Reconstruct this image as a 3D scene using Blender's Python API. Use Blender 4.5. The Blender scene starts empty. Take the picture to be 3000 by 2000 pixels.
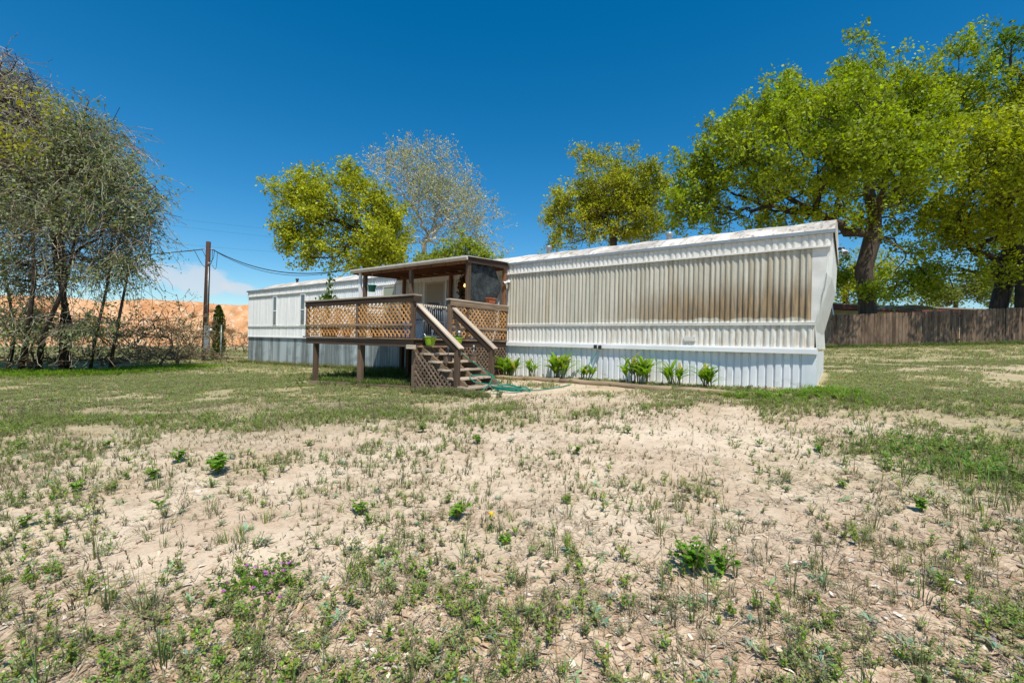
import bpy, math, random
import numpy as np
from mathutils import Vector, Matrix

scene = bpy.context.scene
col = scene.collection
rad = math.radians

# ------------------------------------------------------------------ camera
CAM_Z = 1.35; FOC = 1333.0; ROLL = rad(1.3); PITCH = rad(0.13); YAW = rad(36.4)
_d0 = np.array([-math.sin(YAW), math.cos(YAW), 0.]); _r0 = np.array([math.cos(YAW), math.sin(YAW), 0.]); _u0 = np.array([0., 0., 1.])
CD = _d0*math.cos(PITCH)+_u0*math.sin(PITCH); _u = _u0*math.cos(PITCH)-_d0*math.sin(PITCH)
CU = _u*math.cos(ROLL)-_r0*math.sin(ROLL); CR = _r0*math.cos(ROLL)+_u*math.sin(ROLL)
CAM = np.array([0., 0., CAM_Z])
def atD(px, py, D):                      # survey point: photo pixel at a depth in metres
    return CAM+(CD+CR*(px-1500)/FOC-CU*(py-1000)/FOC)*D
def project(P):
    v = np.atleast_2d(P)-CAM; z = v@CD; z = np.where(np.abs(z) < 1e-3, 1e-3, z)
    return 1500+FOC*(v@CR)/z, 1000-FOC*(v@CU)/z, z
cam_data = bpy.data.cameras.new('camera'); cam_data.lens = 16.0; cam_data.sensor_width = 36.0
cam_data.clip_start = 0.05; cam_data.clip_end = 3000
cam = bpy.data.objects.new('camera', cam_data); col.objects.link(cam)
cam.matrix_world = Matrix(((CR[0], CU[0], -CD[0], 0), (CR[1], CU[1], -CD[1], 0), (CR[2], CU[2], -CD[2], CAM_Z), (0, 0, 0, 1)))
scene.camera = cam

# ------------------------------------------------------------------ light
SUNV = Vector((0.42, -0.35, 1.0)).normalized()      # towards the sun
SUN_EL = math.asin(SUNV.z); SUN_AZ = math.atan2(SUNV.x, SUNV.y)
scene.view_settings.view_transform = 'Standard'; scene.view_settings.look = 'None'
scene.view_settings.exposure = 0.36; scene.view_settings.gamma = 1.0
world = bpy.data.worlds.new("World"); scene.world = world; world.use_nodes = True
wn = world.node_tree.nodes; wl = world.node_tree.links
for n in list(wn): wn.remove(n)
w_out = wn.new('ShaderNodeOutputWorld'); w_bg = wn.new('ShaderNodeBackground')
sky = wn.new('ShaderNodeTexSky'); sky.sky_type = 'NISHITA'; sky.sun_disc = False
sky.sun_elevation = SUN_EL; sky.sun_rotation = SUN_AZ; sky.altitude = 300; sky.air_density = 1.0; sky.dust_density = 0.4; sky.ozone_density = 4.0
hs = wn.new('ShaderNodeHueSaturation'); hs.inputs['Saturation'].default_value = 1.40; hs.inputs['Hue'].default_value = 0.492; hs.inputs['Value'].default_value = 1.0
wl.new(sky.outputs[0], hs.inputs['Color'])
w_bg.inputs['Strength'].default_value = 0.105
# low fair-weather clouds far off to the left, part of the sky
tc = wn.new('ShaderNodeTexCoord')
def cloud_mask(direction, ang, zs, thr, prev):
    vm = wn.new('ShaderNodeVectorMath'); vm.operation = 'SUBTRACT'; wl.new(tc.outputs['Generated'], vm.inputs[0]); vm.inputs[1].default_value = direction
    sc = wn.new('ShaderNodeVectorMath'); sc.operation = 'MULTIPLY'; wl.new(vm.outputs[0], sc.inputs[0]); sc.inputs[1].default_value = (1/ang, 1/ang, zs/ang)
    ln = wn.new('ShaderNodeVectorMath'); ln.operation = 'LENGTH'; wl.new(sc.outputs[0], ln.inputs[0])
    nz = wn.new('ShaderNodeTexNoise'); nz.inputs['Scale'].default_value = 16; nz.inputs['Detail'].default_value = 7; nz.inputs['Roughness'].default_value = .58
    st = wn.new('ShaderNodeVectorMath'); st.operation = 'MULTIPLY'; wl.new(tc.outputs['Generated'], st.inputs[0]); st.inputs[1].default_value = (1, 1, 1.7)
    wl.new(st.outputs[0], nz.inputs['Vector'])
    ma = wn.new('ShaderNodeMath'); ma.operation = 'MULTIPLY_ADD'; wl.new(nz.outputs['Fac'], ma.inputs[0]); ma.inputs[1].default_value = 2.6; ma.inputs[2].default_value = -0.30
    sb = wn.new('ShaderNodeMath'); sb.operation = 'SUBTRACT'; wl.new(ma.outputs[0], sb.inputs[0]); wl.new(ln.outputs['Value'], sb.inputs[1])
    mr = wn.new('ShaderNodeMapRange'); mr.interpolation_type = 'SMOOTHSTEP'; wl.new(sb.outputs[0], mr.inputs['Value']); mr.inputs['From Min'].default_value = thr-.15; mr.inputs['From Max'].default_value = thr+.5
    mr.inputs['To Max'].default_value = .72
    mx = wn.new('ShaderNodeMix'); mx.data_type = 'RGBA'; wl.new(mr.outputs[0], mx.inputs['Factor']); wl.new(prev, mx.inputs[6]); mx.inputs[7].default_value = (5.2, 5.5, 6.0, 1)
    return mx.outputs[2]
def dirpx(px, py):
    v = atD(px, py, 1.0)-CAM; v = v/np.linalg.norm(v); return tuple(v)
_c = cloud_mask(dirpx(550, 815), .085, 2.7, .08, hs.outputs[0])
_c = cloud_mask(dirpx(712, 845), .03, 2.0, .12, _c)
wl.new(_c, w_bg.inputs['Color']); wl.new(w_bg.outputs[0], w_out.inputs['Surface'])
sun_d = bpy.data.lights.new('sun', 'SUN'); sun_d.energy = 4.2; sun_d.angle = rad(0.53); sun_d.color = (1.0, 0.945, 0.85)
sun = bpy.data.objects.new('sun', sun_d); col.objects.link(sun)
sun.rotation_euler = (-SUNV).to_track_quat('-Z', 'Y').to_euler()
scene.cycles.max_bounces = 8; scene.cycles.diffuse_bounces = 4; scene.cycles.transparent_max_bounces = 12
scene.cycles.sample_clamp_indirect = 8.0

rng = np.random.default_rng(7)

# ------------------------------------------------------------------ helpers: materials
def srgb(r, g, b):
    f = lambda c: (c/255/12.92) if c/255 <= .04045 else ((c/255+.055)/1.055)**2.4
    return (f(r), f(g), f(b), 1)
class NT:
    def __init__(s, name):
        s.m = bpy.data.materials.new(name); s.m.use_nodes = True; s.t = s.m.node_tree; s.n = s.t.nodes; s.l = s.t.links
        s.b = s.n['Principled BSDF']; s.out = s.n['Material Output']
    def new(s, typ, **kw):
        nd = s.n.new(typ)
        for k, v in kw.items(): setattr(nd, k, v)
        return nd
    def link(s, a, b): s.l.new(a, b)
    def noise(s, vec, scale=(1, 1, 1), sc=1.0, det=4, rough=.55):
        mp = s.new('ShaderNodeVectorMath', operation='MULTIPLY'); s.link(vec, mp.inputs[0]); mp.inputs[1].default_value = scale
        nz = s.new('ShaderNodeTexNoise'); nz.inputs['Scale'].default_value = sc; nz.inputs['Detail'].default_value = det; nz.inputs['Roughness'].default_value = rough
        s.link(mp.outputs[0], nz.inputs['Vector']); return nz.outputs['Fac']
    def ramp(s, fac, lo, hi, a=0., b=1.):
        mr = s.new('ShaderNodeMapRange', interpolation_type='SMOOTHSTEP'); s.link(fac, mr.inputs['Value'])
        mr.inputs['From Min'].default_value = lo; mr.inputs['From Max'].default_value = hi; mr.inputs['To Min'].default_value = a; mr.inputs['To Max'].default_value = b
        return mr.outputs[0]
    def mix(s, fac, a, b, blend='MIX'):
        mx = s.new('ShaderNodeMix', data_type='RGBA', blend_type=blend)
        for k, v in ((0, fac), (6, a), (7, b)):
            if hasattr(v, 'is_linked') or hasattr(v, 'links'): s.link(v, mx.inputs[k])
            elif k == 0: mx.inputs[0].default_value = v
            else: mx.inputs[k].default_value = v if len(v) == 4 else (*v, 1)
        return mx.outputs[2]
    def mul(s, a, b):
        m_ = s.new('ShaderNodeMath', operation='MULTIPLY')
        for k, v in ((0, a), (1, b)):
            if hasattr(v, 'links'): s.link(v, m_.inputs[k])
            else: m_.inputs[k].default_value = v
        return m_.outputs[0]
    def bump(s, h, strength=.4, dist=.01):
        bp = s.new('ShaderNodeBump'); bp.inputs['Strength'].default_value = strength; bp.inputs['Distance'].default_value = dist
        s.link(h, bp.inputs['Height']); s.link(bp.outputs[0], s.b.inputs['Normal'])
    def obj(s): return s.new('ShaderNodeNewGeometry').outputs['Position']
    def attr(s, name):
        a = s.new('ShaderNodeAttribute'); a.attribute_name = name; return a
    def fin(s, colour, rough=.6, metal=0., spec=.5):
        if hasattr(colour, 'links'): s.link(colour, s.b.inputs['Base Color'])
        else: s.b.inputs['Base Color'].default_value = colour if len(colour) == 4 else (*colour, 1)
        s.b.inputs['Roughness'].default_value = rough; s.b.inputs['Metallic'].default_value = metal
        s.b.inputs['Specular IOR Level'].default_value = spec
        return s.m
def plain(name, c, rough=.6, metal=0., var=.18, sc=6.0):
    t = NT(name); o = t.obj(); f = t.noise(o, sc=sc, det=5)
    c = tuple(c[:3])
    return t.fin(t.mix(t.ramp(f, .3, .7), (*[x*(1-var) for x in c], 1), (*[min(1, x*(1+var)) for x in c], 1)), rough, metal)
def wood(name, light, dark, knots=True, rough=.75):
    t = NT(name); g = t.attr('grain').outputs['Vector']
    f1 = t.noise(g, (1.3, 34, 34), 1.0, 6, .62); f2 = t.noise(g, (.9, 3.5, 3.5), 1.0, 3)
    f3 = t.noise(g, (2.5, 110, 110), 1.0, 3)
    c = t.mix(t.ramp(f1, .32, .68), dark, light); c = t.mix(t.mul(t.ramp(f2, .45, .75), .55), c, (*[x*.45 for x in dark[:3]], 1))
    c = t.mix(t.mul(t.ramp(f3, .55, .75), .5), c, (*[x*.3 for x in dark[:3]], 1))
    f4 = t.noise(g, (.02, .23, .23), 1.0, 1); c = t.mix(t.ramp(f4, .3, .7, .0, .45), c, (*[x*.5 for x in dark[:3]], 1)); c = t.mix(t.ramp(f4, .6, .3, .0, .30), c, (*[min(1, x*1.25+.03) for x in light[:3]], 1))
    t.bump(f1, .5, .006); return t.fin(c, rough, 0, .25)
def leafmat(name, trans=.35, rough=.55):
    t = NT(name); c = t.attr('tint').outputs['Color']; t.link(c, t.b.inputs['Base Color']); t.b.inputs['Roughness'].default_value = rough
    t.b.inputs['Specular IOR Level'].default_value = .3
    tr = t.new('ShaderNodeBsdfTranslucent'); hsv = t.new('ShaderNodeHueSaturation'); hsv.inputs['Value'].default_value = 1.25; hsv.inputs['Saturation'].default_value = 1.1
    t.link(c, hsv.inputs['Color']); t.link(hsv.outputs[0], tr.inputs['Color'])
    ms = t.new('ShaderNodeMixShader'); ms.inputs[0].default_value = trans; t.link(t.b.outputs[0], ms.inputs[1]); t.link(tr.outputs[0], ms.inputs[2]); t.link(ms.outputs[0], t.out.inputs['Surface'])
    return t.m
def tintmat(name, rough=.8):
    t = NT(name); return t.fin(t.attr('tint').outputs['Color'], rough, 0, .2)

# ------------------------------------------------------------------ helpers: objects and meshes
def tag(o, label=None, cat=None, group=None, kind=None):
    if label: o['label'] = label
    if cat: o['category'] = cat
    if group: o['group'] = group
    if kind: o['kind'] = kind
    return o
def thing(name, label, cat, loc=(0, 0, 0), group=None):
    o = bpy.data.objects.new(name, None); o.empty_display_size = .2; o.location = loc; col.objects.link(o)
    return tag(o, label, cat, group)
def np_mesh(name, V, F, m, parent=None, tint=None, smooth=False):
    V = np.asarray(V, np.float32); F = np.asarray(F, np.int32); k = F.shape[1]
    if parent is not None: V = V-np.array(parent.location, np.float32)
    me = bpy.data.meshes.new(name); me.vertices.add(len(V)); me.vertices.foreach_set('co', V.ravel())
    me.loops.add(F.size); me.loops.foreach_set('vertex_index', F.ravel()); me.polygons.add(len(F))
    me.polygons.foreach_set('loop_start', np.arange(0, F.size, k, dtype=np.int32))
    if smooth: me.polygons.foreach_set('use_smooth', np.ones(len(F), bool))
    if tint is not None:
        a = me.color_attributes.new('tint', 'FLOAT_COLOR', 'POINT'); T = np.ones((len(V), 4), np.float32); T[:, :3] = tint; a.data.foreach_set('color', T.ravel())
    me.update(calc_edges=True); me.materials.append(m)
    o = bpy.data.objects.new(name, me); col.objects.link(o)
    if parent is not None: o.parent = parent
    return o
class MB:
    """collects boxes, bars, tubes and sheets; build() links them as one mesh"""
    def __init__(s): s.v = []; s.f = []; s.g = []; s.sm = []
    def add(s, vs, fs, gs=None, smooth=False):
        b = len(s.v); s.v += [tuple(v) for v in vs]; s.f += [tuple(b+i for i in f) for f in fs]
        s.g += [tuple(g) for g in (gs if gs is not None else vs)]; s.sm += [smooth]*len(fs); return s
    def box(s, x0, x1, y0, y1, z0, z1):
        vs = [(x, y, z) for z in (z0, z1) for y in (y0, y1) for x in (x0, x1)]
        L = (x1-x0, y1-y0, z1-z0); k = max(range(3), key=lambda i: L[i]); o = [random.uniform(0, 50) for _ in range(3)]; ot = [i for i in range(3) if i != k]
        gs = [(v[k]+o[0], v[ot[0]]+o[1], v[ot[1]]+o[2]) for v in vs]
        return s.add(vs, [(0, 2, 3, 1), (4, 5, 7, 6), (0, 1, 5, 4), (2, 6, 7, 3), (0, 4, 6, 2), (1, 3, 7, 5)], gs)
    def bar(s, p, q, w, h, up=(0, 0, 1)):
        """box from p to q, w wide sideways, h tall (centred)"""
        p = Vector(p); q = Vector(q); d = (q-p); L = d.length; d.normalize(); sd = d.cross(Vector(up))
        if sd.length < 1e-4: sd = d.cross(Vector((1, 0, 0)))
        sd.normalize(); u = sd.cross(d); vs = []; gs = []; o = [random.uniform(0, 50) for _ in range(3)]
        for e, base in ((0, p), (L, q)):
            for a, b in ((-1, -1), (1, -1), (1, 1), (-1, 1)):
                vs.append(base+sd*(a*w/2)+u*(b*h/2)); gs.append((e+o[0], a*w/2+o[1], b*h/2+o[2]))
        return s.add(vs, [(0, 3, 2, 1), (4, 5, 6, 7), (0, 1, 5, 4), (1, 2, 6, 5), (2, 3, 7, 6), (3, 0, 4, 7)], gs)
    def tube(s, pts, r, n=8, closed=False, cap=True, smooth=True):
        pts = [Vector(p) for p in pts]; N = len(pts); rs = r if isinstance(r, (list, tuple)) else [r]*N
        vs = []; gs = []; ref = None; acc = 0
        for i in range(N):
            a = pts[(i-1) % N] if (closed or i > 0) else pts[i]; b = pts[(i+1) % N] if (closed or i < N-1) else pts[i]
            d = (b-a).normalized()
            if ref is None: ref = Vector((0, 0, 1)) if abs(d.z) < .9 else Vector((1, 0, 0))
            x = d.cross(ref)
            if x.length < 1e-5: x = d.orthogonal()
            x.normalize(); y = x.cross(d); ref = y
            if i: acc += (pts[i]-pts[i-1]).length
            for k in range(n):
                t = 2*math.pi*k/n; vs.append(pts[i]+(x*math.cos(t)+y*math.sin(t))*rs[i]); gs.append((acc, math.cos(t)*rs[i], math.sin(t)*rs[i]))
        fs = []
        for i in range(N if closed else N-1):
            j = (i+1) % N
            for k in range(n): fs.append((i*n+k, i*n+(k+1) % n, j*n+(k+1) % n, j*n+k))
        if cap and not closed: fs += [tuple(range(n))[::-1], tuple((N-1)*n+k for k in range(n))]
        return s.add(vs, fs, gs, smooth)
    def lathe(s, c, prof, n=20, sx=1, sy=1, smooth=True):
        vs = []; fs = []
        for r, z in prof:
            for k in range(n): t = 2*math.pi*k/n; vs.append((c[0]+r*sx*math.cos(t), c[1]+r*sy*math.sin(t), c[2]+z))
        for i in range(len(prof)-1):
            for k in range(n): fs.append((i*n+k, i*n+(k+1) % n, (i+1)*n+(k+1) % n, (i+1)*n+k))
        return s.add(vs, fs, None, smooth)
    def prism(s, poly, axis, a, b):
        """polygon (2-D, in the two other axes in order) extruded along axis from a to b"""
        n = len(poly); vs = []
        for t in (a, b):
            for p in poly:
                q = list(p); q.insert(axis, t); vs.append(q)
        fs = [tuple(range(n))[::-1], tuple(range(n, 2*n))]+[(i, (i+1) % n, n+(i+1) % n, n+i) for i in range(n)]
        return s.add(vs, fs)
    def build(s, name, m, parent=None, bevel=0):
        me = bpy.data.meshes.new(name); V = [Vector(v) for v in s.v]
        if parent is not None:
            o_ = parent; off = Vector((0, 0, 0))
            while o_ is not None: off += o_.location; o_ = o_.parent
            V = [v-off for v in V]
        me.from_pydata(V, [], s.f); me.polygons.foreach_set('use_smooth', s.sm)
        a = me.attributes.new('grain', 'FLOAT_VECTOR', 'POINT'); a.data.foreach_set('vector', np.array(s.g, np.float32).ravel())
        me.update(); me.materials.append(m); o = bpy.data.objects.new(name, me); col.objects.link(o)
        if parent is not None: o.parent = parent
        if bevel:
            b = o.modifiers.new('bevel', 'BEVEL'); b.width = bevel; b.segments = 2; b.limit_method = 'ANGLE'
        return o
def copy_tree(o, parent=None):
    c = o.copy(); col.objects.link(c)
    if parent is not None: c.parent = parent
    for ch in [x for x in bpy.data.objects if x.parent == o]: copy_tree(ch, c)
    return c
# value noise, 2-D
_perm = np.random.default_rng(3).random((256, 256))
def vnoise(x, y, s=1.0):
    x = np.asarray(x)*s; y = np.asarray(y)*s; xi = np.floor(x).astype(int); yi = np.floor(y).astype(int); fx = x-xi; fy = y-yi
    fx = fx*fx*(3-2*fx); fy = fy*fy*(3-2*fy); g = lambda a, b: _perm[a % 256, b % 256]
    return (g(xi, yi)*(1-fx)+g(xi+1, yi)*fx)*(1-fy)+(g(xi, yi+1)*(1-fx)+g(xi+1, yi+1)*fx)*fy
def fbm(x, y, s, o=4): return sum(vnoise(x+17*i, y-9*i, s*2**i)*.5**i for i in range(o))/sum(.5**i for i in range(o))

# ------------------------------------------------------------------ terrain
_tp = np.array([(0, 0, 0), (-2, 2, .03), (2, 3, .05), (-.5, 10.2, .62), (-4, 10, .5), (-7.6, 9.8, .40), (-7.7, 6.8, .25), (-6.2, 6.9, .30), (-9.8, 6.8, .15), (-11.8, 6.8, .12),
    (-12, 10.2, .3), (-16, 10.2, .22), (-23.5, 10.2, .06), (-25, 8.9, .14), (-10, 2, -.05), (-18, 2, -.02), (-30, 6, .1), (-30, -5, .0), (0, -10, -.1), (-12, -8, -.1), (10, -6, .1),
    (6, 6, .35), (5, 12, .62), (-1.2, 28.8, 1.42), (7, 33.3, 1.86), (3, 20, 1.0), (11, 20, 1.05), (16, 38, 2.0), (18, 10, .7), (-3, 4.4, .2), (-5, 5.2, .22), (-10, 29, 1.2), (-30, 25, .5), (-60, 0, .2), (0, 80, 2.2), (-60, 60, .8), (60, 60, 2.2), (60, -10, .8)], float)
_A = np.abs(np.linalg.norm(_tp[:, None, :2]-_tp[None, :, :2], axis=2)); _n = len(_tp)
_M = np.zeros((_n+3, _n+3)); _M[:_n, :_n] = _A-np.eye(_n)*.6; _M[:_n, _n] = 1; _M[:_n, _n+1:] = _tp[:, :2]; _M[_n:, :_n] = _M[:_n, _n:].T
_W = np.linalg.solve(_M, np.r_[_tp[:, 2], 0, 0, 0])
def ground(x, y):
    x = np.asarray(x, float); y = np.asarray(y, float); sh = np.broadcast(x, y).shape; x = np.broadcast_to(x, sh).ravel(); y = np.broadcast_to(y, sh).ravel()
    k = np.minimum(1, 90/np.maximum(np.hypot(x, y), 1e-6)); X = x*k; Y = y*k; z = np.full(X.shape, _W[_n])+_W[_n+1]*X+_W[_n+2]*Y
    for i in range(_n): z += _W[i]*np.hypot(X-_tp[i, 0], Y-_tp[i, 1])
    r = np.hypot(x, y); near = np.clip(1-(r-14)/10, 0, 1)
    z = z+near*((fbm(x, y, .55, 3)-.5)*.10+(fbm(x+40, y, 2.6, 4)-.5)*.055)+(fbm(x, y, .05, 2)-.5)*.2*np.clip((r-30)/30, 0, 1)
    return z.reshape(sh)
def gz(x, y): return float(ground(x, y))
def on_ground(px, py):                    # where the sight line of a photo pixel meets the terrain
    d = CD+CR*(px-1500)/FOC-CU*(py-1000)/FOC
    t = np.linspace(.8, 45, 1500); P = CAM+d*t[:, None]; below = P[:, 2] < ground(P[:, 0], P[:, 1])
    i = int(np.argmax(below)) if below.any() else len(t)-1
    return P[i]
# how much of the yard is green (C) and how much lies under oak litter (L), read off the photograph and laid on the ground
_sy = np.array([1030, 1060, 1085, 1120, 1160, 1200, 1240, 1280, 1320, 1380, 1440, 1500, 1560, 1640, 1740, 1840, 2000.]); _sx = np.array([0, 500, 1000, 1500, 2000, 2500, 3000.])
_C = np.array([[.9, .9, .9, .4, .9, .8, .9], [.9, .95, .9, .4, .9, .85, .8], [.95, .95, .9, .4, .8, .72, .45], [.95, .9, .9, .4, .55, .95, .7], [.75, .75, .9, .3, .5, .95, .85], [.75, .7, .8, .55, .25, .65, .8], [.7, .65, .55, .45, .10, .25, .75], [.6, .45, .32, .24, .10, .2, .75],
    [.45, .32, .27, .14, .18, .45, .9], [.34, .36, .24, .2, .22, .55, .95], [.3, .33, .24, .24, .28, .45, .85], [.3, .22, .28, .22, .2, .42, .65], [.3, .18, .28, .2, .18, .45, .6], [.34, .24, .34, .4, .35, .5, .6], [.5, .35, .4, .5, .4, .45, .55], [.65, .35, .42, .55, .42, .42, .5], [.65, .5, .5, .55, .5, .5, .5]])
_L = np.zeros_like(_C); _L[8:] = np.array([[0, 0, 0, 0, 0, .15, .1], [0, 0, 0, 0, .05, .2, .1], [.05, .05, .05, .05, .1, .3, .2], [.1, .1, .1, .08, .2, .5, .5], [.2, .15, .2, .15, .3, .6, .6], [.35, .25, .4, .4, .6, .8, .8], [.55, .55, .7, .8, .85, .9, .9], [.75, .8, .95, .95, .95, .95, .95], [.9, .9, 1, 1, 1, 1, 1]])
def survey(x, y, T):
    px, py, z = project(np.c_[x, y, ground(x, y)]); px = np.where(z > .3, px, 1500); py = np.where(z > .3, py, 2000)
    px = np.clip(px, 0, 2999); py = np.clip(py, 1030, 1999); i = np.clip(np.searchsorted(_sy, py)-1, 0, len(_sy)-2); j = np.clip(np.searchsorted(_sx, px)-1, 0, 5)
    fy = (py-_sy[i])/(_sy[i+1]-_sy[i]); fx = (px-_sx[j])/500
    return (T[i, j]*(1-fx)+T[i, j+1]*fx)*(1-fy)+(T[i+1, j]*(1-fx)+T[i+1, j+1]*fx)*fy
def axis(n, near, far): t = np.linspace(-1, 1, n); return np.sign(t)*(np.abs(t)*near+(far-near)*np.abs(t)**4.5)
gx = axis(420, 14, 900)-3; gy = axis(420, 14, 900)+4
GX, GY = np.meshgrid(gx, gy); GZ = ground(GX, GY); nxg = len(gx)
V = np.c_[GX.ravel(), GY.ravel(), GZ.ravel()]; ii = (np.arange(len(gy)-1)[:, None]*nxg+np.arange(nxg-1)[None]).ravel()
lv = survey(V[:, 0], V[:, 1], _L); cv = survey(V[:, 0], V[:, 1], _C)*(1-.85*lv)
t = NT('sandy_soil'); o_ = t.obj(); at = t.attr('tint'); sp = t.new('ShaderNodeSeparateColor'); t.link(at.outputs['Color'], sp.inputs[0])
n1 = t.noise(o_, (1, 1, 1), 1.1, 6, .6); n2 = t.noise(o_, (1, 1, 1), 14, 5, .65); n3 = t.noise(o_, (1, 1, 1), 90, 4, .7); n4 = t.noise(o_, (1, 1, 1), 4.0, 5, .6)
c = t.mix(t.ramp(n1, .35, .65), srgb(194, 172, 147), srgb(213, 195, 171)); c = t.mix(t.mul(t.ramp(n2, .5, .72), .55), c, srgb(160, 132, 104)); c = t.mix(t.mul(t.ramp(n3, .52, .68), .5), c, srgb(128, 104, 80))
g_ = t.mix(t.ramp(n2, .35, .65), srgb(156, 150, 104), srgb(122, 128, 76)); g_ = t.mix(t.mul(t.ramp(n3, .5, .7), .55), g_, srgb(104, 98, 64)); g_ = t.mix(t.ramp(n4, .4, .7), g_, srgb(172, 152, 116))
l_ = t.mix(t.ramp(n3, .4, .6), srgb(190, 162, 136), srgb(130, 102, 80)); l_ = t.mix(t.ramp(n2, .42, .62), l_, srgb(206, 184, 158))
def edge(val, nz, w=.75):
    a = t.new('ShaderNodeMath', operation='ADD'); t.link(val, a.inputs[0]); t.link(nz, a.inputs[1]); return t.ramp(a.outputs[0], 1.05-w/2, 1.05+w/2)
c = t.mix(t.mul(edge(sp.outputs[1], n4), .85), c, l_); c = t.mix(t.mul(edge(sp.outputs[0], n4), .85), c, g_)
ad = t.new('ShaderNodeMath', operation='ADD'); t.link(n2, ad.inputs[0]); t.link(t.mul(n3, .5), ad.inputs[1])
t.bump(ad.outputs[0], .45, .02); soil = t.fin(c, .95, 0, .1)
grd = np_mesh('ground', V, np.c_[ii, ii+1, ii+nxg+1, ii+nxg], soil, None, np.c_[cv, lv, 0*cv], smooth=True); tag(grd, kind='structure')

# ------------------------------------------------------------------ embankment of cut orange earth
t = NT('orange_earth'); o_ = t.obj(); n1 = t.noise(o_, (1, 1, 1), .35, 6, .6); n2 = t.noise(o_, (1, 1, .6), 1.6, 6, .65); n3 = t.noise(o_, (1, 1, 1), 7, 5, .7)
c = t.mix(t.ramp(n1, .38, .62), srgb(202, 148, 104), srgb(220, 176, 134)); c = t.mix(t.ramp(n2, .5, .7), c, srgb(232, 208, 180)); c = t.mix(t.mul(t.ramp(n3, .52, .7), .6), c, srgb(150, 86, 46))
t.bump(n3, .8, .15); earth = t.fin(c, .95, 0, .1)
_a = atD(-900, 1050, 30); _b = atD(800, 1050, 44); _e = atD(1500, 1050, 62); base = [_a[:2]*1.0, _b[:2], _e[:2]]
S = np.linspace(0, 2, 260); prof = np.linspace(0, 1, 40); EV = []
for s in S:
    k = min(int(s), 1); p = base[k]*(1-(s-k))+base[k+1]*(s-k); dr = base[k+1]-base[k]; dr = dr/np.linalg.norm(dr); nr = np.array([-dr[1], dr[0]])
    if nr@p < 0: nr = -nr
    for q in prof:
        h = np.interp(q, [0, .1, .5, .62, .7, 1], [-.3, .3, 3.3, 4.3, 4.5, 4.7]); off = np.interp(q, [0, .1, .5, .62, .7, 1], [0, .8, 3.2, 3.9, 5.2, 25])
        x, y = p+nr*off; rgh = (fbm(s*23+q*2, q*9, 1.3, 5)-.5); gul = (fbm(s*40, q*1.5, 1.0, 4)-.5)
        m_ = math.sin(min(q/.7, 1)*math.pi)
        px = p+nr*(off+rgh*1.8*m_+gul*2.6*m_); EV.append((px[0], px[1], gz(*p)*.5+h+rgh*.5*m_+(fbm(s*9, 3, 1, 3)-.5)*.8*min(q*2, 1)))
m_ = len(prof); ii = (np.arange(len(S)-1)[:, None]*m_+np.arange(m_-1)[None]).ravel()
tag(np_mesh('embankment', EV, np.c_[ii, ii+1, ii+m_+1, ii+m_], earth, smooth=True), kind='structure')

# ------------------------------------------------------------------ materials of the built things
def siding_mat():
    t = NT('painted_metal_siding'); o = t.obj(); sx = t.new('ShaderNodeSeparateXYZ'); t.link(o, sx.inputs[0]); X = sx.outputs[0]; Z = sx.outputs[2]
    streak = t.noise(o, (9, 1, .35), 1.0, 5, .6); fine = t.noise(o, (30, 1, 2.5), 1.0, 4, .6); big = t.noise(o, (.55, 1, .5), 1.0, 4)
    c = t.mix(t.ramp(streak, .35, .7), (.86, .87, .86, 1), (.74, .76, .75, 1))
    right = t.ramp(X, -12.05, -11.9)  # starts at the porch's left end, taking in its shaded wall
    alg_shade = t.mix(t.ramp(streak, .3, .7), (.64, .62, .55, 1), (.43, .43, .36, 1)); up = t.ramp(Z, 1.88, 1.89); fas = t.ramp(Z, 3.262, 3.263, 1, 0)
    c = t.mix(t.mul(right, t.mul(up, t.mul(fas, .9))), c, alg_shade)  # algae on the right wall; behind the porch this tone paints in the shade
    # rust-brown run-off stain, heaviest low on the right half
    zz = t.ramp(Z, 3.25, 1.95); xx = t.ramp(X, -7.4, -2.2)
    hi = t.new('ShaderNodeMath', operation='ADD'); t.link(t.mul(zz, xx), hi.inputs[0]); t.link(t.mul(streak, .95), hi.inputs[1])
    h2 = t.new('ShaderNodeMath', operation='ADD'); t.link(hi.outputs[0], h2.inputs[0]); t.link(t.mul(big, .55), h2.inputs[1])
    st = t.mul(t.ramp(h2.outputs[0], .85, 1.75), t.mul(up, t.mul(fas, xx)))
    foot = t.new('ShaderNodeMath', operation='ADD'); t.link(Z, foot.inputs[0]); t.link(t.mul(t.noise(o, (2.6, 1, 0), 1.0, 4), .22), foot.inputs[1])
    st = t.mul(st, t.ramp(foot.outputs[0], 2.03, 2.07))
    c = t.mix(t.mul(st, .85), c, t.mix(t.ramp(fine, .35, .65), srgb(158, 128, 86), srgb(100, 82, 56)))
    low = t.mul(t.mul(t.ramp(X, -6.3, -3.5), t.ramp(Z, 1.84, 1.83)), t.ramp(fine, .42, .62)); c = t.mix(t.mul(low, .55), c, srgb(196, 172, 142))
    c = t.mix(t.mul(t.ramp(X, -7.8, -7.5), .5), c, srgb(226, 216, 194), 'MULTIPLY')
    tan = t.mul(t.mul(right, t.mul(up, fas)), t.mul(t.ramp(streak, .48, .68), t.ramp(big, .35, .65))); c = t.mix(t.mul(tan, .45), c, srgb(184, 158, 118))
    dirt = t.mul(t.ramp(fine, .55, .75), .18); c = t.mix(dirt, c, srgb(150, 140, 120))
    fr_ = t.new('ShaderNodeMath', operation='FRACT'); t.link(t.mul(X, .93), fr_.inputs[0]); c = t.mix(t.mul(t.ramp(fr_.outputs[0], .012, .006), .55), c, srgb(96, 92, 82))
    t.bump(t.noise(o, (6, 1, 3.2), 1.0, 4), .5, .025); return t.fin(c, .45, 0, .4)
M_sid = siding_mat()
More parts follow.
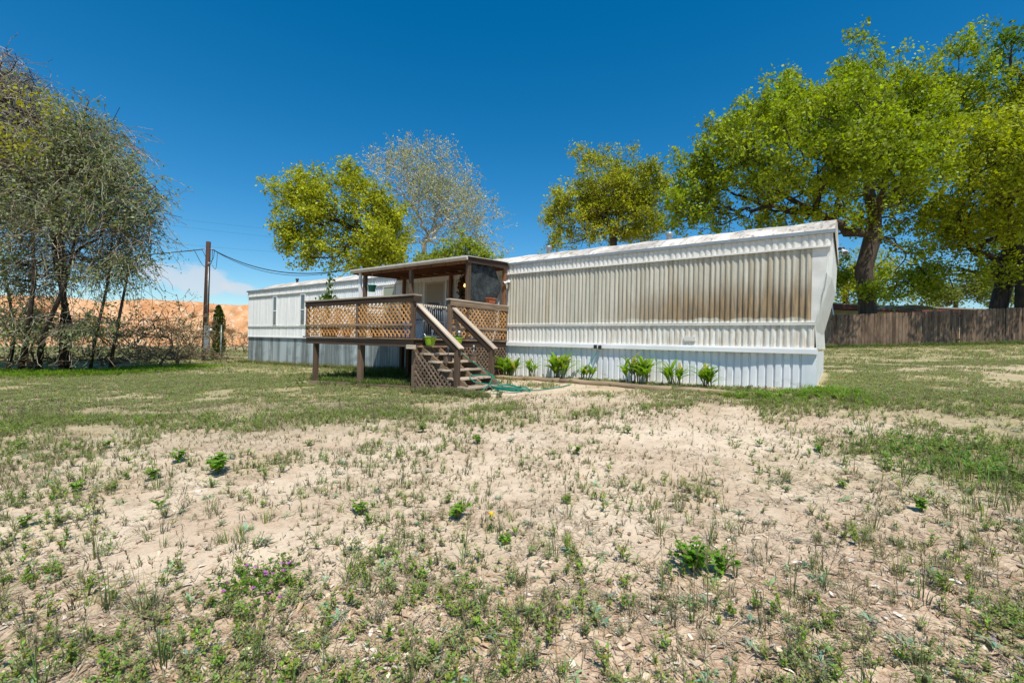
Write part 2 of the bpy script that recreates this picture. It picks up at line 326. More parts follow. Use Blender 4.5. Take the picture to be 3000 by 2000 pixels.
M_trim = plain('cream_trim', (.72, .70, .64), .5, 0, .10, 4)
M_whitet = plain('white_trim', (.80, .80, .78), .45, 0, .05, 3)
t = NT('galvanised_sheet'); o_ = t.obj(); pan = t.noise(o_, (1.9, 1, .12), 1.0, 2, .4); st_ = t.noise(o_, (14, 1, .5), 1.0, 4); sm_ = t.noise(o_, (1.5, 1, 2.5), 1.0, 3)
c = t.mix(t.ramp(pan, .40, .60), srgb(116, 124, 124), srgb(176, 188, 192)); c = t.mix(t.mul(t.ramp(st_, .5, .7), .55), c, srgb(206, 216, 220)); c = t.mix(t.mul(t.ramp(sm_, .55, .7), .4), c, srgb(92, 98, 98))
c = t.mix(t.mul(t.mul(t.ramp(st_, .62, .7), t.ramp(sm_, .5, .6)), .6), c, srgb(150, 96, 66)); M_galv = t.fin(c, .5, .25, .5)
def skirt_mat():
    t = NT('white_vinyl_skirting'); o = t.obj(); f = t.noise(o, (3, 1, 1.2), 1.0, 5); sx = t.new('ShaderNodeSeparateXYZ'); t.link(o, sx.inputs[0])
    c = t.mix(t.ramp(f, .35, .7), (.80, .81, .82, 1), (.70, .72, .73, 1)); sp_ = t.noise(o, (1, 1, 1), 5, 6, .7)
    dz = t.ramp(sx.outputs[2], .95, .45); c = t.mix(t.mul(t.mul(dz, t.ramp(sp_, .5, .66)), .6), c, srgb(140, 130, 112))
    return t.fin(c, .4, 0, .4)
M_skirt = skirt_mat()
t = NT('perforated_vinyl'); o_ = t.obj(); vo = t.new('ShaderNodeTexVoronoi'); vo.inputs['Scale'].default_value = 55; vo.inputs['Randomness'].default_value = 0.1; t.link(o_, vo.inputs['Vector'])
M_perf = t.fin(t.mix(t.ramp(vo.outputs['Distance'], .18, .34), srgb(150, 150, 146), (.74, .75, .75, 1)), .45)
t = NT('coated_metal_roof'); o_ = t.obj(); n1 = t.noise(o_, (1.2, .35, 1), 2.0, 6, .65); n2 = t.noise(o_, (5, 1.2, 1), 2.2, 6, .7); n3 = t.noise(o_, (.6, .3, 1), .6, 3)
c = t.mix(t.ramp(n1, .38, .62), srgb(226, 218, 206), srgb(184, 176, 162)); c = t.mix(t.mul(t.ramp(n2, .5, .62), .75), c, srgb(112, 104, 94)); c = t.mix(t.mul(t.ramp(n3, .55, .7), .5), c, srgb(96, 92, 84)); M_roof = t.fin(c, .7)
M_deck = wood('weathered_deck_wood', srgb(172, 148, 122), srgb(116, 94, 74)); M_cap = wood('sun_bleached_wood', srgb(210, 194, 174), srgb(164, 144, 122))
M_dark = wood('dark_stained_wood', srgb(94, 75, 60), srgb(58, 45, 37)); M_post = wood('brown_post_wood', srgb(132, 110, 90), srgb(88, 70, 56))
M_lat = wood('cedar_lattice', srgb(216, 166, 106), srgb(188, 138, 84)); M_latg = wood('grey_lattice', srgb(150, 128, 108), srgb(104, 84, 68)); M_beam = wood('porch_beam_wood', srgb(140, 98, 66), srgb(96, 64, 44))
M_fence = wood('old_fence_boards', srgb(132, 110, 90), srgb(68, 54, 43)); M_pole = wood('creosote_pole', srgb(84, 58, 44), srgb(50, 35, 28)); M_timber = wood('landscape_timber_wood', srgb(180, 158, 128), srgb(132, 112, 88))
M_ceil = plain('porch_ceiling', srgb(112, 72, 44), .8); M_gutter = plain('aluminium_gutter', srgb(196, 190, 178), .5, .1, .08); M_black = plain('black_plastic', (.02, .02, .022), .5)
M_greymetal = plain('grey_metal', srgb(150, 156, 158), .45, .4, .1); M_whitep = plain('white_plastic', (.8, .8, .8), .4, 0, .04)
t = NT('window_glass'); M_glass = t.fin(t.mix(t.noise(t.obj(), sc=3), (.06, .07, .08, 1), (.16, .18, .20, 1)), .08, 0, .8)
M_terra = plain('terracotta', srgb(170, 96, 62), .8, 0, .15, 9); M_lime = plain('lime_glaze', srgb(150, 182, 44), .25, 0, .06); M_teal = plain('teal_plastic', srgb(20, 128, 118), .4)
M_blue = plain('blue_plastic', srgb(18, 84, 150), .4, 0, .15); M_orange = plain('orange_plastic', srgb(214, 104, 40), .5)
M_hose = plain('green_hose', srgb(12, 120, 100), .4, 0, .2, 8); M_leaf = leafmat('leaf_tissue', .44); M_weed = leafmat('weed_tissue', .42, .7); M_litter = tintmat('dead_leaf', .75)
M_bark = wood('bark', srgb(94, 80, 68), srgb(46, 38, 33)); M_palebark = plain('pale_bark', srgb(190, 184, 170), .85, 0, .3, 2)

# ------------------------------------------------------------------ mobile home
D0 = 10.2; XL = -23.5; XR = -0.52; ZB = 1.36; ZM = 1.84; ZF = 3.26; ZE = 3.52
home = thing('mobile_home', 'long white single-wide mobile home with corrugated metal siding, rust stains and a bowed roof', 'mobile home', (-12, 12, .3))
def corrug(x0, x1, y, z0, z1, pitch, amp, flat=True):
    b = MB(); xs = []; x = x0; k = 0
    while x < x1:
        w = pitch*(1.35 if (flat and k % 5 == 4) else 1.0)
        for f, dpt in ((0, 0), (.14, -.55), (.3, -1), (.55, -1), (.75, -.6), (.92, 0)):
            if x+f*w <= x1: xs.append((x+f*w, dpt*amp*(1 if not (flat and k % 5 == 4 and f > .5) else .55)))
        x += w; k += 1
    xs.append((x1, 0)); n = len(xs); vs = []
    for z in (z0, z1): vs += [(a, y+d_, z) for a, d_ in xs]
    b.add(vs, [(i, i+1, n+i+1, n+i) for i in range(n-1)]); return b
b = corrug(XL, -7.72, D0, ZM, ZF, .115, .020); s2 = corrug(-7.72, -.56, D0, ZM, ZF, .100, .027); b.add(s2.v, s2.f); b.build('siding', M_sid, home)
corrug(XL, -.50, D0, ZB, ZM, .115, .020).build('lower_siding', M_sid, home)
corrug(XL, -.25, D0-.032, ZF, ZE, .115, .018).build('fascia', M_sid, home)
# the other walls and the raked prow at the right end
Nn = [(-.47, ZB), (-.50, ZM), (-.355, 2.76), (-.25, ZE)]; Nr = [(-.49, ZB), (-.495, 1.70), (-.262, 2.74), (-.255, ZE)]
b = MB(); b.add([(-.56, D0-.002, ZM), (-.50, D0-.002, ZM), (-.355, D0-.002, 2.76), (-.27, D0-.002, ZF), (-.56, D0-.002, ZF)], [(0, 1, 2, 3, 4)])
for ya, yb in ((D0-.002, D0+.55), (D0+.55, D0+3.75), (D0+3.75, D0+4.3)):
    A = Nn if ya < D0+.5 else Nr; B = Nn if yb > D0+4 else Nr
    for i in range(3):
        b.add([(A[i][0], ya, A[i][1]), (B[i][0], yb, B[i][1]), (B[i+1][0], yb, B[i+1][1]), (A[i+1][0], ya, A[i+1][1])], [(0, 1, 2, 3)])
b.build('prow_panel', M_trim, home)
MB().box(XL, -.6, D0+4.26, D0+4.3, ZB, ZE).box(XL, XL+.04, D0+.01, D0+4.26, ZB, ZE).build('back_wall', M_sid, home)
b = MB().box(XL, -.49, D0-.045, D0-.001, ZM-.035, ZM-.005).box(XL, -.49, D0-.035, D0-.001, ZM+.004, ZM+.022); b.build('belt_trim', M_trim, home)
MB().box(XL-.01, -.27, D0-.062, D0-.034, ZF-.02, ZF+.012).build('fascia_trim', M_trim, home)
MB().box(-7.66, -.44, D0-.085, D0-.002, ZB-.10, ZB-.012).box(-7.66, -.46, D0-.05, D0-.002, ZB-.012, ZB+.02).build('skirting_ledge', M_whitet, home)
MB().box(XL, -7.7, D0-.04, D0-.002, ZB-.03, ZB+.015).build('lower_trim', M_whitet, home)
# corrugated galvanised skirting on the left, white vinyl on the right
b = MB(); xs = np.arange(XL, -7.7, .017); n = len(xs)
vs = [(x, D0+.02+.008*math.sin(x*2*math.pi/.068)+.006*math.sin(x*1.7), -.2) for x in xs]+[(x, D0+.02+.008*math.sin(x*2*math.pi/.068), ZB-.03) for x in xs]
b.add(vs, [(i, i+1, n+i+1, n+i) for i in range(n-1)]); b.build('metal_skirting', M_galv, home)
b = MB(); x = -7.7; k = 0
while x < -.62:
    w = .145; prof_ = [(0, 0), (.016, .034), (.034, .034), (.052, 0), (w, 0)]
    for (a0, d0_), (a1, d1_) in zip(prof_[:-1], prof_[1:]):
        bow = lambda xx: .05*math.exp(-((xx+1.9)/.55)**2)
        isv = k % 5 == 4 and d0_ == 0 and d1_ == 0; tgt = MB() if isv else b; xa, xb = x+a0, min(x+a1, -.62)
        tgt.add([(xa, D0-.012+d0_+bow(xa)*.2, .2), (xb, D0-.012+d1_+bow(xb)*.2, .2), (xb, D0-.012+d1_+bow(xb), ZB-.05), (xa, D0-.012+d0_+bow(xa), ZB-.05)], [(0, 1, 2, 3)])
        if isv: tgt.build('vent_panel', M_perf, home)
    x += w; k += 1
b.add([(-.62, D0-.014, .2), (-.47, D0-.014, .2), (-.46, D0-.014, ZB-.05), (-.62, D0-.014, ZB-.05)], [(0, 1, 2, 3)])
b.add([(-.47, D0-.014, .2), (-.50, D0+4.3, .2), (-.50, D0+4.3, ZB-.05), (-.46, D0-.014, ZB-.05)], [(0, 1, 2, 3)])
b.build('vinyl_skirting', M_skirt, home)
# bowed roof
b = MB(); ny = 16; pr = [(D0-.06+(4.42)*i/ny, ZE+.02+.57*(1-abs(2*i/ny-1)**2.0)) for i in range(ny+1)]; xs = np.linspace(XL-.05, -.22, 60)
vs = []
for x in xs:
    e = min(1, (x-XL+.05)/1.6); e = math.sqrt(max(e, 0)*(2-max(e, 0)))
    vs += [(x, y, ZE+.02+(z-ZE-.02)*(.15+.85*e)+.012*math.sin(x*5.1+y*2)) for y, z in pr]
n = ny+1; fs = [(i*n+j, i*n+j+1, (i+1)*n+j+1, (i+1)*n+j) for i in range(len(xs)-1) for j in range(ny)]
b.add(vs, fs, smooth=True); k0 = (len(xs)-1)*n; b.add([vs[k0+j] for j in range(n)]+[(xs[-1], D0+4.36, ZE-.0), (xs[-1], D0-.06, ZE)], [tuple(range(n+2))])
roof = b.build('roof', M_roof, home)
MB().box(XL-.05, -.21, D0-.085, D0-.050, ZE-.03, ZE+.035).build('drip_edge', M_greymetal, home)
def vent(px, r, h, m): 
    y = D0+1.0; d = atD(*px, 1.)-CAM; x = CAM[0]+d[0]*y/d[1]; z = ZE+.02+.57*(1-abs(2*1.06/4.42-1)**2.0)
    MB().lathe((x, y, z-.03), [(r, 0), (r, h), (r*1.5, h), (r*1.5, h+.07), (0.001, h+.09)], 12).build('roof_vent', m, roof)
vent((871, 820), .05, .12, M_black); vent((1607, 745), .06, .16, M_greymetal); vent((1960, 700), .06, .12, M_greymetal)
def window(x0, x1, z0, z1, split=True, sub=None):
    fr = MB(); w = .035; yf = D0-.05
    fr.box(x0-w, x0, yf, D0+.0, z0-w, z1+w).box(x1, x1+w, yf, D0, z0-w, z1+w).box(x0, x1, yf, D0, z0-w, z0).box(x0, x1, yf, D0, z1, z1+w)
    if split: fr.box(x0, x1, yf, D0, (z0+z1)/2-.02, (z0+z1)/2+.02)
    f = fr.build('window', M_whitet if sub is None else M_trim, home)
    MB().box(x0, x1, D0-.034, D0-.03, z0, z1).build('pane', sub or M_glass, f); return f
window(-20.98, -20.70, 1.90, 3.16); window(-18.62, -18.32, 1.90, 3.16)
t = NT('drawn_shade'); M_shade = t.fin(t.mix(t.noise(t.obj(), sc=4), srgb(150, 158, 138), srgb(172, 178, 160)), .5, 0, .7)
window(-13.14, -12.56, 2.3, 3.18, False, M_shade)
t = NT('mini_blind'); sx = t.new('ShaderNodeSeparateXYZ'); t.link(t.obj(), sx.inputs[0]); wv = t.new('ShaderNodeMath', operation='SINE'); t.link(t.mul(sx.outputs[2], 210), wv.inputs[0]); M_blind = t.fin(t.mix(t.ramp(wv.outputs[0], -.4, .6), srgb(120, 104, 80), srgb(178, 160, 130)), .3, 0, .6)
dr = MB().box(-11.02, -10.10, D0-.06, D0-.04, 1.40, 3.22).build('door', plain('door_paint', srgb(168, 160, 142), .5, 0, .08), home)
MB().box(-11.08, -11.02, D0-.075, D0-.02, 1.4, 3.27).box(-10.10, -10.04, D0-.075, D0-.02, 1.4, 3.27).box(-11.02, -10.10, D0-.075, D0-.02, 3.22, 3.27).build('door_frame', M_trim, dr)
MB().box(-10.93, -10.19, D0-.066, D0-.062, 2.46, 3.15).build('blind', M_blind, dr); MB().box(-10.93, -10.19, D0-.066, D0-.062, 1.55, 2.42).build('screen', plain('dark_screen', (.03, .032, .035), .6), dr)
MB().lathe((-10.16, D0-.085, 2.33), [(.0, -.03), (.03, -.02), (.03, .02), (0, .03)], 10).build('door_knob', M_greymetal, dr)
MB().box(-2.86, -2.62, D0-.05, D0-.015, 1.47, 1.56).build('siding_vent', M_trim, home)
# spigot with its dark cover
sp_ = MB().tube([(-4.86, D0-.01, 1.26), (-4.86, D0-.10, 1.26), (-4.86, D0-.13, 1.20)], .022, 8).build('spigot', M_greymetal, home)
MB().box(-4.96, -4.89, D0-.13, D0-.088, 1.25, 1.34).build('spigot_cover', M_black, sp_); MB().box(-4.84, -4.77, D0-.13, D0-.088, 1.24, 1.33).build('spigot_cover', M_black, sp_)
def floodlight(p, dirs, label, m):
    th = thing('floodlight', label, 'floodlight', p); P = Vector(p)
    MB().lathe(P, [(.0, -.02), (.05, -.02), (.05, .02), (0, .02)], 12).build('mount', m, th)
    for d_ in dirs:
        d_ = Vector(d_).normalized(); q = P+d_*.04; MB().tube([q, q+d_*.07, q+d_*.12, q+d_*.13], [.02, .028, .05, .05], 12).build('lamp_head', M_whitep, th)
        MB().tube([q+d_*.131, q+d_*.137], [.044, .04], 12).build('lens', M_glass, th)
floodlight((-.12, D0-.06, 3.18), [(.3, -.6, -.5)], 'small round white floodlight under the overhanging right end of the mobile home', M_black)
floodlight((-7.6, D0-.1, 3.05), [(.5, -.7, -.5), (-.4, -.8, -.4)], 'twin white floodlight beside the dark shade cloth under the porch roof', M_whitep)

# ------------------------------------------------------------------ porch with stairs
PX0 = -12.1; PX1 = -7.7; PY = 6.8; DZ = 1.40; CZ_ = 2.37
porch = thing('porch', 'brown wooden porch deck with orange lattice railing, flat roof and stairs', 'porch', (-9.9, 8.4, .2))
b = MB(); y = PY-.06
while y < D0-.06: b.box(PX0-.12, PX1+.05, y, y+.132, DZ-.036, DZ); y += .14
b.build('deck_floor', M_deck, porch)
def part(name, m, fn, parent=porch, bevel=0): b = MB(); fn(b); return b.build(name, m, parent, bevel)
part('rim_joist', M_dark, lambda b: b.box(PX0, PX1, PY-.02, PY+.02, DZ-.20, DZ-.04).box(PX1-.02, PX1+.02, PY+.022, D0-.06, DZ-.20, DZ-.042).box(PX0, PX0+.04, PY+.022, D0-.06, DZ-.20, DZ-.042))
for x in np.arange(PX0+.4, PX1-.3, .41): part('joist', M_dark, lambda b: b.box(x, x+.04, PY+.03, D0-.07, DZ-.18, DZ-.04))
def post(x, y, z1, z0=None, w=.10, m=M_post):
    z0 = gz(x, y)-.15 if z0 is None else z0; part('post', m, lambda b: b.box(x-w/2, x+w/2, y-w/2, y+w/2, z0, z1), bevel=.004)
for x in (PX0+.35, -9.73, PX1-.03): post(x, PY+.075, DZ-.20, w=.115)
for x, y in ((-11.95, 8.5), (-9.83, 8.5), (-11.9, 10.0), (-9.8, 9.9), (-7.78, 9.95)): post(x, y, DZ-.20, w=.12, m=M_dark)
# roof posts
for x, y in ((-11.95, 8.55), (-9.85, 8.55), (-7.72, 8.55)): post(x, y, 3.34, DZ, .10)
for x, y in ((-11.95, D0-.13), (-9.80, D0-.13), (-7.74, D0-.13)): post(x, y, 3.36, DZ, .09, M_beam)
part('downspout', M_whitep, lambda b: b.box(-12.16, -12.08, 8.46, 8.53, DZ, 3.38))
# roof
part('porch_roof', M_roof, lambda b: b.add([(-12.4, 8.40, 3.470), (-7.62, 8.40, 3.470), (-7.62, D0-.09, 3.565), (-12.4, D0-.09, 3.565), (-12.4, 8.40, 3.485), (-7.62, 8.40, 3.485), (-7.62, D0-.09, 3.58), (-12.4, D0-.09, 3.58)], [(0, 3, 2, 1), (4, 5, 6, 7), (0, 1, 5, 4), (1, 2, 6, 5), (2, 3, 7, 6), (3, 0, 4, 7)]))
part('ceiling', M_ceil, lambda b: b.add([(-12.3, 8.45, 3.462), (-7.7, 8.45, 3.462), (-7.7, D0-.1, 3.557), (-12.3, D0-.1, 3.557)], [(0, 1, 2, 3)]))
for x in np.linspace(-12.2, -7.95, 9): part('rafter', M_beam, lambda b: b.bar((x, 8.47, 3.39), (x, D0-.1, 3.475), .04, .14))
part('roof_beam', M_beam, lambda b: b.box(-12.3, -7.72, 8.50, 8.545, 3.32, 3.455).box(-12.3, -7.78, D0-.16, D0-.12, 3.36, 3.44))
part('end_fascia', M_dark, lambda b: b.bar((-7.68, 8.42, 3.415), (-7.68, D0-.05, 3.49), .04, .14).bar((-7.655, 8.42, 3.345), (-7.655, D0-.05, 3.42), .02, .05)); part('end_fascia', M_dark, lambda b: b.bar((-12.35, 8.42, 3.415), (-12.35, D0-.1, 3.49), .04, .14))
part('gutter', M_gutter, lambda b: b.prism([(8.395, 3.475), (8.33, 3.475), (8.325, 3.43), (8.36, 3.38), (8.395, 3.37)], 0, -12.42, -7.60))
# railings
def lattice(name, m, o, ua, ub, z0, z1, nrm, w=.034, pitch=.144, clip=None):
    """diagonal laths on the plane through o along horizontal unit vector u from ua to ub"""
    o = Vector(o); u = Vector(nrm[0]); n = Vector(nrm[1]); b = MB(); H = z1-z0
    for layer, sgn in ((0, 1), (1, -1)):
        k = ua-H-pitch
        while k < ub+H+pitch:
            # lath: points (k + s, z0+t) with s = sgn*t
            pts = []
            for t_ in (0, H):
                pts.append((k+sgn*t_ if sgn > 0 else k+H-t_, t_))
            (s0, t0), (s1, t1) = pts; ds = s1-s0; lo, hi = 0., 1.
            for bound, sg in ((ua, 1), (ub, -1)):
                f0 = sg*(s0-bound); f1 = sg*(s1-bound)
                if f0 < 0 and f1 < 0: lo, hi = 1, 0; break
                if f0 < 0: lo = max(lo, f0/(f0-f1))
                if f1 < 0: hi = min(hi, f0/(f0-f1))
            if hi-lo > .03:
                if clip is not None:
                    smp = np.linspace(lo, hi, 25); ok = [q for q in smp if clip(s0+ds*q, z0+(t0+(t1-t0)*q))]
                    if len(ok) < 2: k += pitch; continue
                    lo, hi = ok[0], ok[-1]
                P = o+u*(s0+ds*lo)+Vector((0, 0, z0+t0+(t1-t0)*lo))+n*(.008*layer+.004); Q = o+u*(s0+ds*hi)+Vector((0, 0, z0+t0+(t1-t0)*hi))+n*(.008*layer+.004)
                b.bar(P, Q, .0075, w, up=n.cross(Q-P))
            k += pitch*random.uniform(.965, 1.035)
    return b.build(name, m, porch)
ux = (1, 0, 0); uy = (0, 1, 0); fy = (0, -1, 0); fx = (1, 0, 0)
lattice('lattice_panel', M_lat, (0, PY-.03, 0), PX0+.07, -9.82, DZ+.02, CZ_-.14, (ux, fy)); lattice('lattice_panel', M_lat, (0, PY-.03, 0), -9.70, PX1-.08, DZ+.02, CZ_-.14, (ux, fy))
lattice('lattice_panel', M_lat, (PX0+.0, 0, 0), PY+.06, D0-.2, DZ+.02, CZ_-.14, (uy, fx))
lattice('lattice_panel', M_lat, (PX1+.03, 0, 0), 7.97, 8.45, DZ+.03, CZ_-.16, (uy, fx)); lattice('lattice_panel', M_lat, (PX1+.03, 0, 0), 8.56, 10.08, DZ+.03, CZ_-.16, (uy, fx))
for x in (PX0+.04, -9.76, PX1-.05): post(x, PY, CZ_-.04, DZ, .09)
for y in (7.92, 8.50, 10.12): post(PX1-.01, y, CZ_-.04, DZ, .09)
post(PX0+.04, 8.5, CZ_-.04, DZ, .09)
part('rail_cap', M_cap, lambda b: b.box(PX0-.06, PX1+.04, PY-.08, PY+.07, CZ_-.038, CZ_).box(PX1-.08, PX1+.055, PY+.072, PY+.16, CZ_-.036, CZ_-.002), bevel=.004)
part('rail_cap', M_cap, lambda b: b.box(PX1-.08, PX1+.07, 7.84, D0-.03, CZ_-.038, CZ_), bevel=.004)
part('rail_cap', M_cap, lambda b: b.box(PX0-.05, PX0+.09, PY+.08, D0-.06, CZ_-.04, CZ_-.003), bevel=.004)
part('rail_board', M_dark, lambda b: b.box(PX0-.02, PX1+.03, PY-.06, PY-.041, CZ_-.165, CZ_-.04).box(PX1+.031, PX1+.05, PY-.06, PY+.15, CZ_-.165, CZ_-.04), bevel=.003)
part('rail_board', M_deck, lambda b: b.box(PX1+.042, PX1+.062, 7.87, D0-.04, CZ_-.165, CZ_-.04), bevel=.003)
part('mid_rail', M_deck, lambda b: b.box(PX0+.02, PX1-.02, PY-.075, PY-.046, DZ+.27, DZ+.32)); part('mid_rail', M_deck, lambda b: b.box(PX1+.047, PX1+.07, 7.95, D0-.06, DZ+.27, DZ+.32))
# under the deck
gl = gz(-7.2, 6.8)
def below_stringer(s, z): return z < 1.20-(s+7.7)*.62
lattice('skirt_lattice', M_latg, (0, PY+.0, 0), PX1+.06, -6.5, gl, 1.16, (ux, fy), .036, .135, below_stringer)
lattice('skirt_lattice', M_latg, (PX1+.03, 0, 0), 8.0, D0-.05, .30, DZ-.2, (uy, fx), .036, .135); lattice('skirt_lattice', M_latg, (PX1+.03, 0, 0), 6.9, 8.0, .25, DZ-.2, (uy, fx), .036, .135)
for xa, xb in ((-11.75, -9.85), (-9.65, -7.75)): part('edge_board', M_deck, lambda b: b.bar((xa, PY-.07, gz(xa, PY)+.03), (xb, PY-.07, gz(xb, PY)+.03), .035, .13))
part('corner_block', M_cap, lambda b: b.box(PX1-.13, PX1+.10, PY-.11, PY-.03, DZ-.24, DZ-.15))
# staircase
for y, z in ((8.0, 1.14), (6.98, 1.14), (7.5, 1.12)): part('stringer', M_deck, lambda b: b.bar((-7.72, y, z), (-6.30, y, z-.8), .04, .24))
for k in range(6):
    zt = .42+.163*k; xf = -6.15-.285*k; wob = random.uniform(-.012, .012); b = MB()
    b.bar((xf-.075, 6.86, zt-.02+wob), (xf-.075, 8.07, zt-.02), .14, .04).bar((xf-.225, 6.86, zt-.018), (xf-.225, 8.07, zt-.02+wob), .14, .04)
    tr_ = b.build('tread', M_cap if k < 5 else M_deck, porch, .004)
    for yy in (6.98, 7.5, 8.0): MB().box(xf-.10, xf-.055, yy+.022, yy+.065, zt-.17, zt-.045).build('cleat', M_cap, tr_)
def handrail(y, zb, side):
    hr = MB().bar((-7.74, y, 2.195), (-6.36, y, 1.195), .14, .036).build('handrail', M_cap, porch, .004)
    MB().bar((-7.70, y+side*.035, 2.08), (-6.46, y+side*.035, 1.17), .036, .13).bar((-7.66, y-side*.03, 1.97), (-6.50, y-side*.03, 1.10), .035, .085).build('side_board', M_dark, hr, .003)
    MB().box(-6.53, -6.43, y-.05, y+.05, zb, 1.19).build('newel_post', M_post, hr, .004)
handrail(6.90, .12, -1); handrail(8.02, .25, -1)

# ------------------------------------------------------------------ things on and around the porch
t = NT('shade_mesh'); o_ = t.obj(); n1 = t.noise(o_, (1, 3, 3), 2.0, 5, .6); t.link(t.mix(t.ramp(n1, .35, .7), (.018, .024, .028, 1), (.055, .07, .07, 1)), t.b.inputs['Base Color']); t.b.inputs['Roughness'].default_value = .8
tr = t.new('ShaderNodeBsdfTransparent'); ms = t.new('ShaderNodeMixShader'); ms.inputs[0].default_value = .18; t.link(t.b.outputs[0], ms.inputs[1]); t.link(tr.outputs[0], ms.inputs[2]); t.link(ms.outputs[0], t.out.inputs['Surface'])
b = MB(); nu, nv = 30, 22; vs = []
for j in range(nv+1):
    v = j/nv; z = 2.385+v*(3.36-2.385)
    right = 9.74+.22*math.sin(math.pi*min(1, (1-v)*1.15))**1.2-.10*v
    for i in range(nu+1):
        u = i/nu; y = 8.60+u*(right-8.60); x = -7.665+.025*math.sin(u*9+v*4)*(1-v)*.8+.03*math.sin(u*4-v*7)*u+.02*math.sin((u-v)*14)*max(0, v-.55)
        vs.append((x-.075, y, z+.03*(1-u)*0))
b.add(vs, [(j*(nu+1)+i, j*(nu+1)+i+1, (j+1)*(nu+1)+i+1, (j+1)*(nu+1)+i) for j in range(nv) for i in range(nu)], smooth=True)
o = b.build('shade_cloth', t.m); tag(o, 'dark grey mesh shade cloth hung across the right end of the porch', 'shade cloth'); sd = o.modifiers.new('thick', 'SOLIDIFY'); sd.thickness = .003
pl = thing('planter', 'rectangular terracotta planter on the porch rail in front of the shade cloth', 'planter', (-7.69, 9.42, CZ_)); x, y, z = -7.69, 9.42, CZ_
def taper(b, x, y, z0, z1, wx0, wy0, wx1, wy1):
    vs = [(x+sx*wx/2, y+sy*wy/2, z) for z, wx, wy in ((z0, wx0, wy0), (z1, wx1, wy1)) for sx, sy in ((-1, -1), (1, -1), (1, 1), (-1, 1))]
    return b.add(vs, [(3, 2, 1, 0), (4, 5, 6, 7), (0, 1, 5, 4), (1, 2, 6, 5), (2, 3, 7, 6), (3, 0, 4, 7)])
b = MB(); taper(b, x, y, z+.003, z+.12, .13, .24, .16, .30); b.build('trough', M_terra, pl, .004); b = MB(); taper(b, x, y, z+.12, z+.15, .185, .33, .185, .33); b.build('rim', M_terra, pl, .004)
def pot(p, r, h, m, label, plant=None, mark=True):
    th = thing('flower_pot', label, 'flower pot', p); prof_ = [(.001, .003), (r*.62, .003), (r*.72, h*.2), (r*.95, h*.8), (r*1.0, h*.93), (r*1.06, h*.93), (r*1.06, h), (r*.93, h), (r*.9, h*.85), (.001, h*.85)]
    MB().lathe(p, prof_, 28).build('pot', m, th); MB().lathe(p, [(r*.9, h*.86), (r*.5, h*.89), (.001, h*.9)], 16).build('potting_soil', plain('potting_soil', (.05, .035, .025), .95), th)
    if mark: MB().tube([(p[0]+.02, p[1]+.03, p[2]+h*.8), (p[0]+.03, p[1]+.03, p[2]+h+.10)], .009, 8).tube([(p[0]+.03, p[1]+.03, p[2]+h+.10), (p[0]+.031, p[1]+.03, p[2]+h+.16)], [.024, .026], 10).build('solar_light', M_whitep, th)
    return th
pot1 = pot((-7.42, 7.02, 1.235), .135, .20, M_lime, 'lime green flower pot holding a white stick, on the left of the top stair')
MB().tube([(-7.46, 6.98, 1.39), (-7.53, 6.94, 1.50)], .010, 6).build('white_stick', M_whitep, pot1)
pot2 = pot((-7.42, 7.88, 1.235), .135, .20, M_lime, 'lime green flower pot with a green plant, behind the left handrail')
def bucket(p, r, h, label):
    th = thing('barrel_planter', label, 'planter', p); b = MB()
    for k in range(14):
        a = 2*math.pi*k/14; c_, s_ = math.cos(a), math.sin(a); b.bar((p[0]+c_*r*.82, p[1]+s_*r*.82, p[2]+.003), (p[0]+c_*r, p[1]+s_*r, p[2]+h), .05*r/.11, .012, up=(c_, s_, .1))
    b.build('staves', M_post, th); MB().tube([(p[0]+math.cos(2*math.pi*k/20)*r*1.05, p[1]+math.sin(2*math.pi*k/20)*r*1.05, p[2]+h*.85) for k in range(20)], .008, 6, True).build('hoop', M_black, th)
    MB().lathe(p, [(r*.95, h*.85), (.001, h*.88)], 14).build('potting_soil', plain('dry_soil', (.08, .06, .04), .95), th)
    MB().tube([(p[0], p[1], p[2]+h*.8), (p[0], p[1], p[2]+h+.12)], .010, 8).tube([(p[0], p[1], p[2]+h+.12), (p[0], p[1], p[2]+h+.20)], [.02, .026], 10).build('solar_light', M_greymetal, th)
bucket((-6.86, 7.02, .908), .095, .15, 'small wooden barrel planter with a solar light, on the left of the middle stair')
bucket((-6.86, 7.84, .908), .105, .16, 'small wooden barrel planter with dead stems, on the right of the middle stair')
hp = thing('hanging_pot', 'small teal pot hanging from the left front corner of the porch roof', 'hanging pot', (-11.55, 8.5, 2.78)); p = (-11.55, 8.5, 2.78)
MB().lathe(p, [(.001, 0), (.085, 0), (.12, .18), (.135, .18), (.135, .20), (.11, .20), (.001, .17)], 18).build('pot', M_teal, hp); MB().tube([(p[0]-.1, p[1], p[2]+.19), (p[0], p[1], p[2]+.55), (p[0]+.1, p[1], p[2]+.19)], .005, 5).build('hanger', M_whitep, hp)
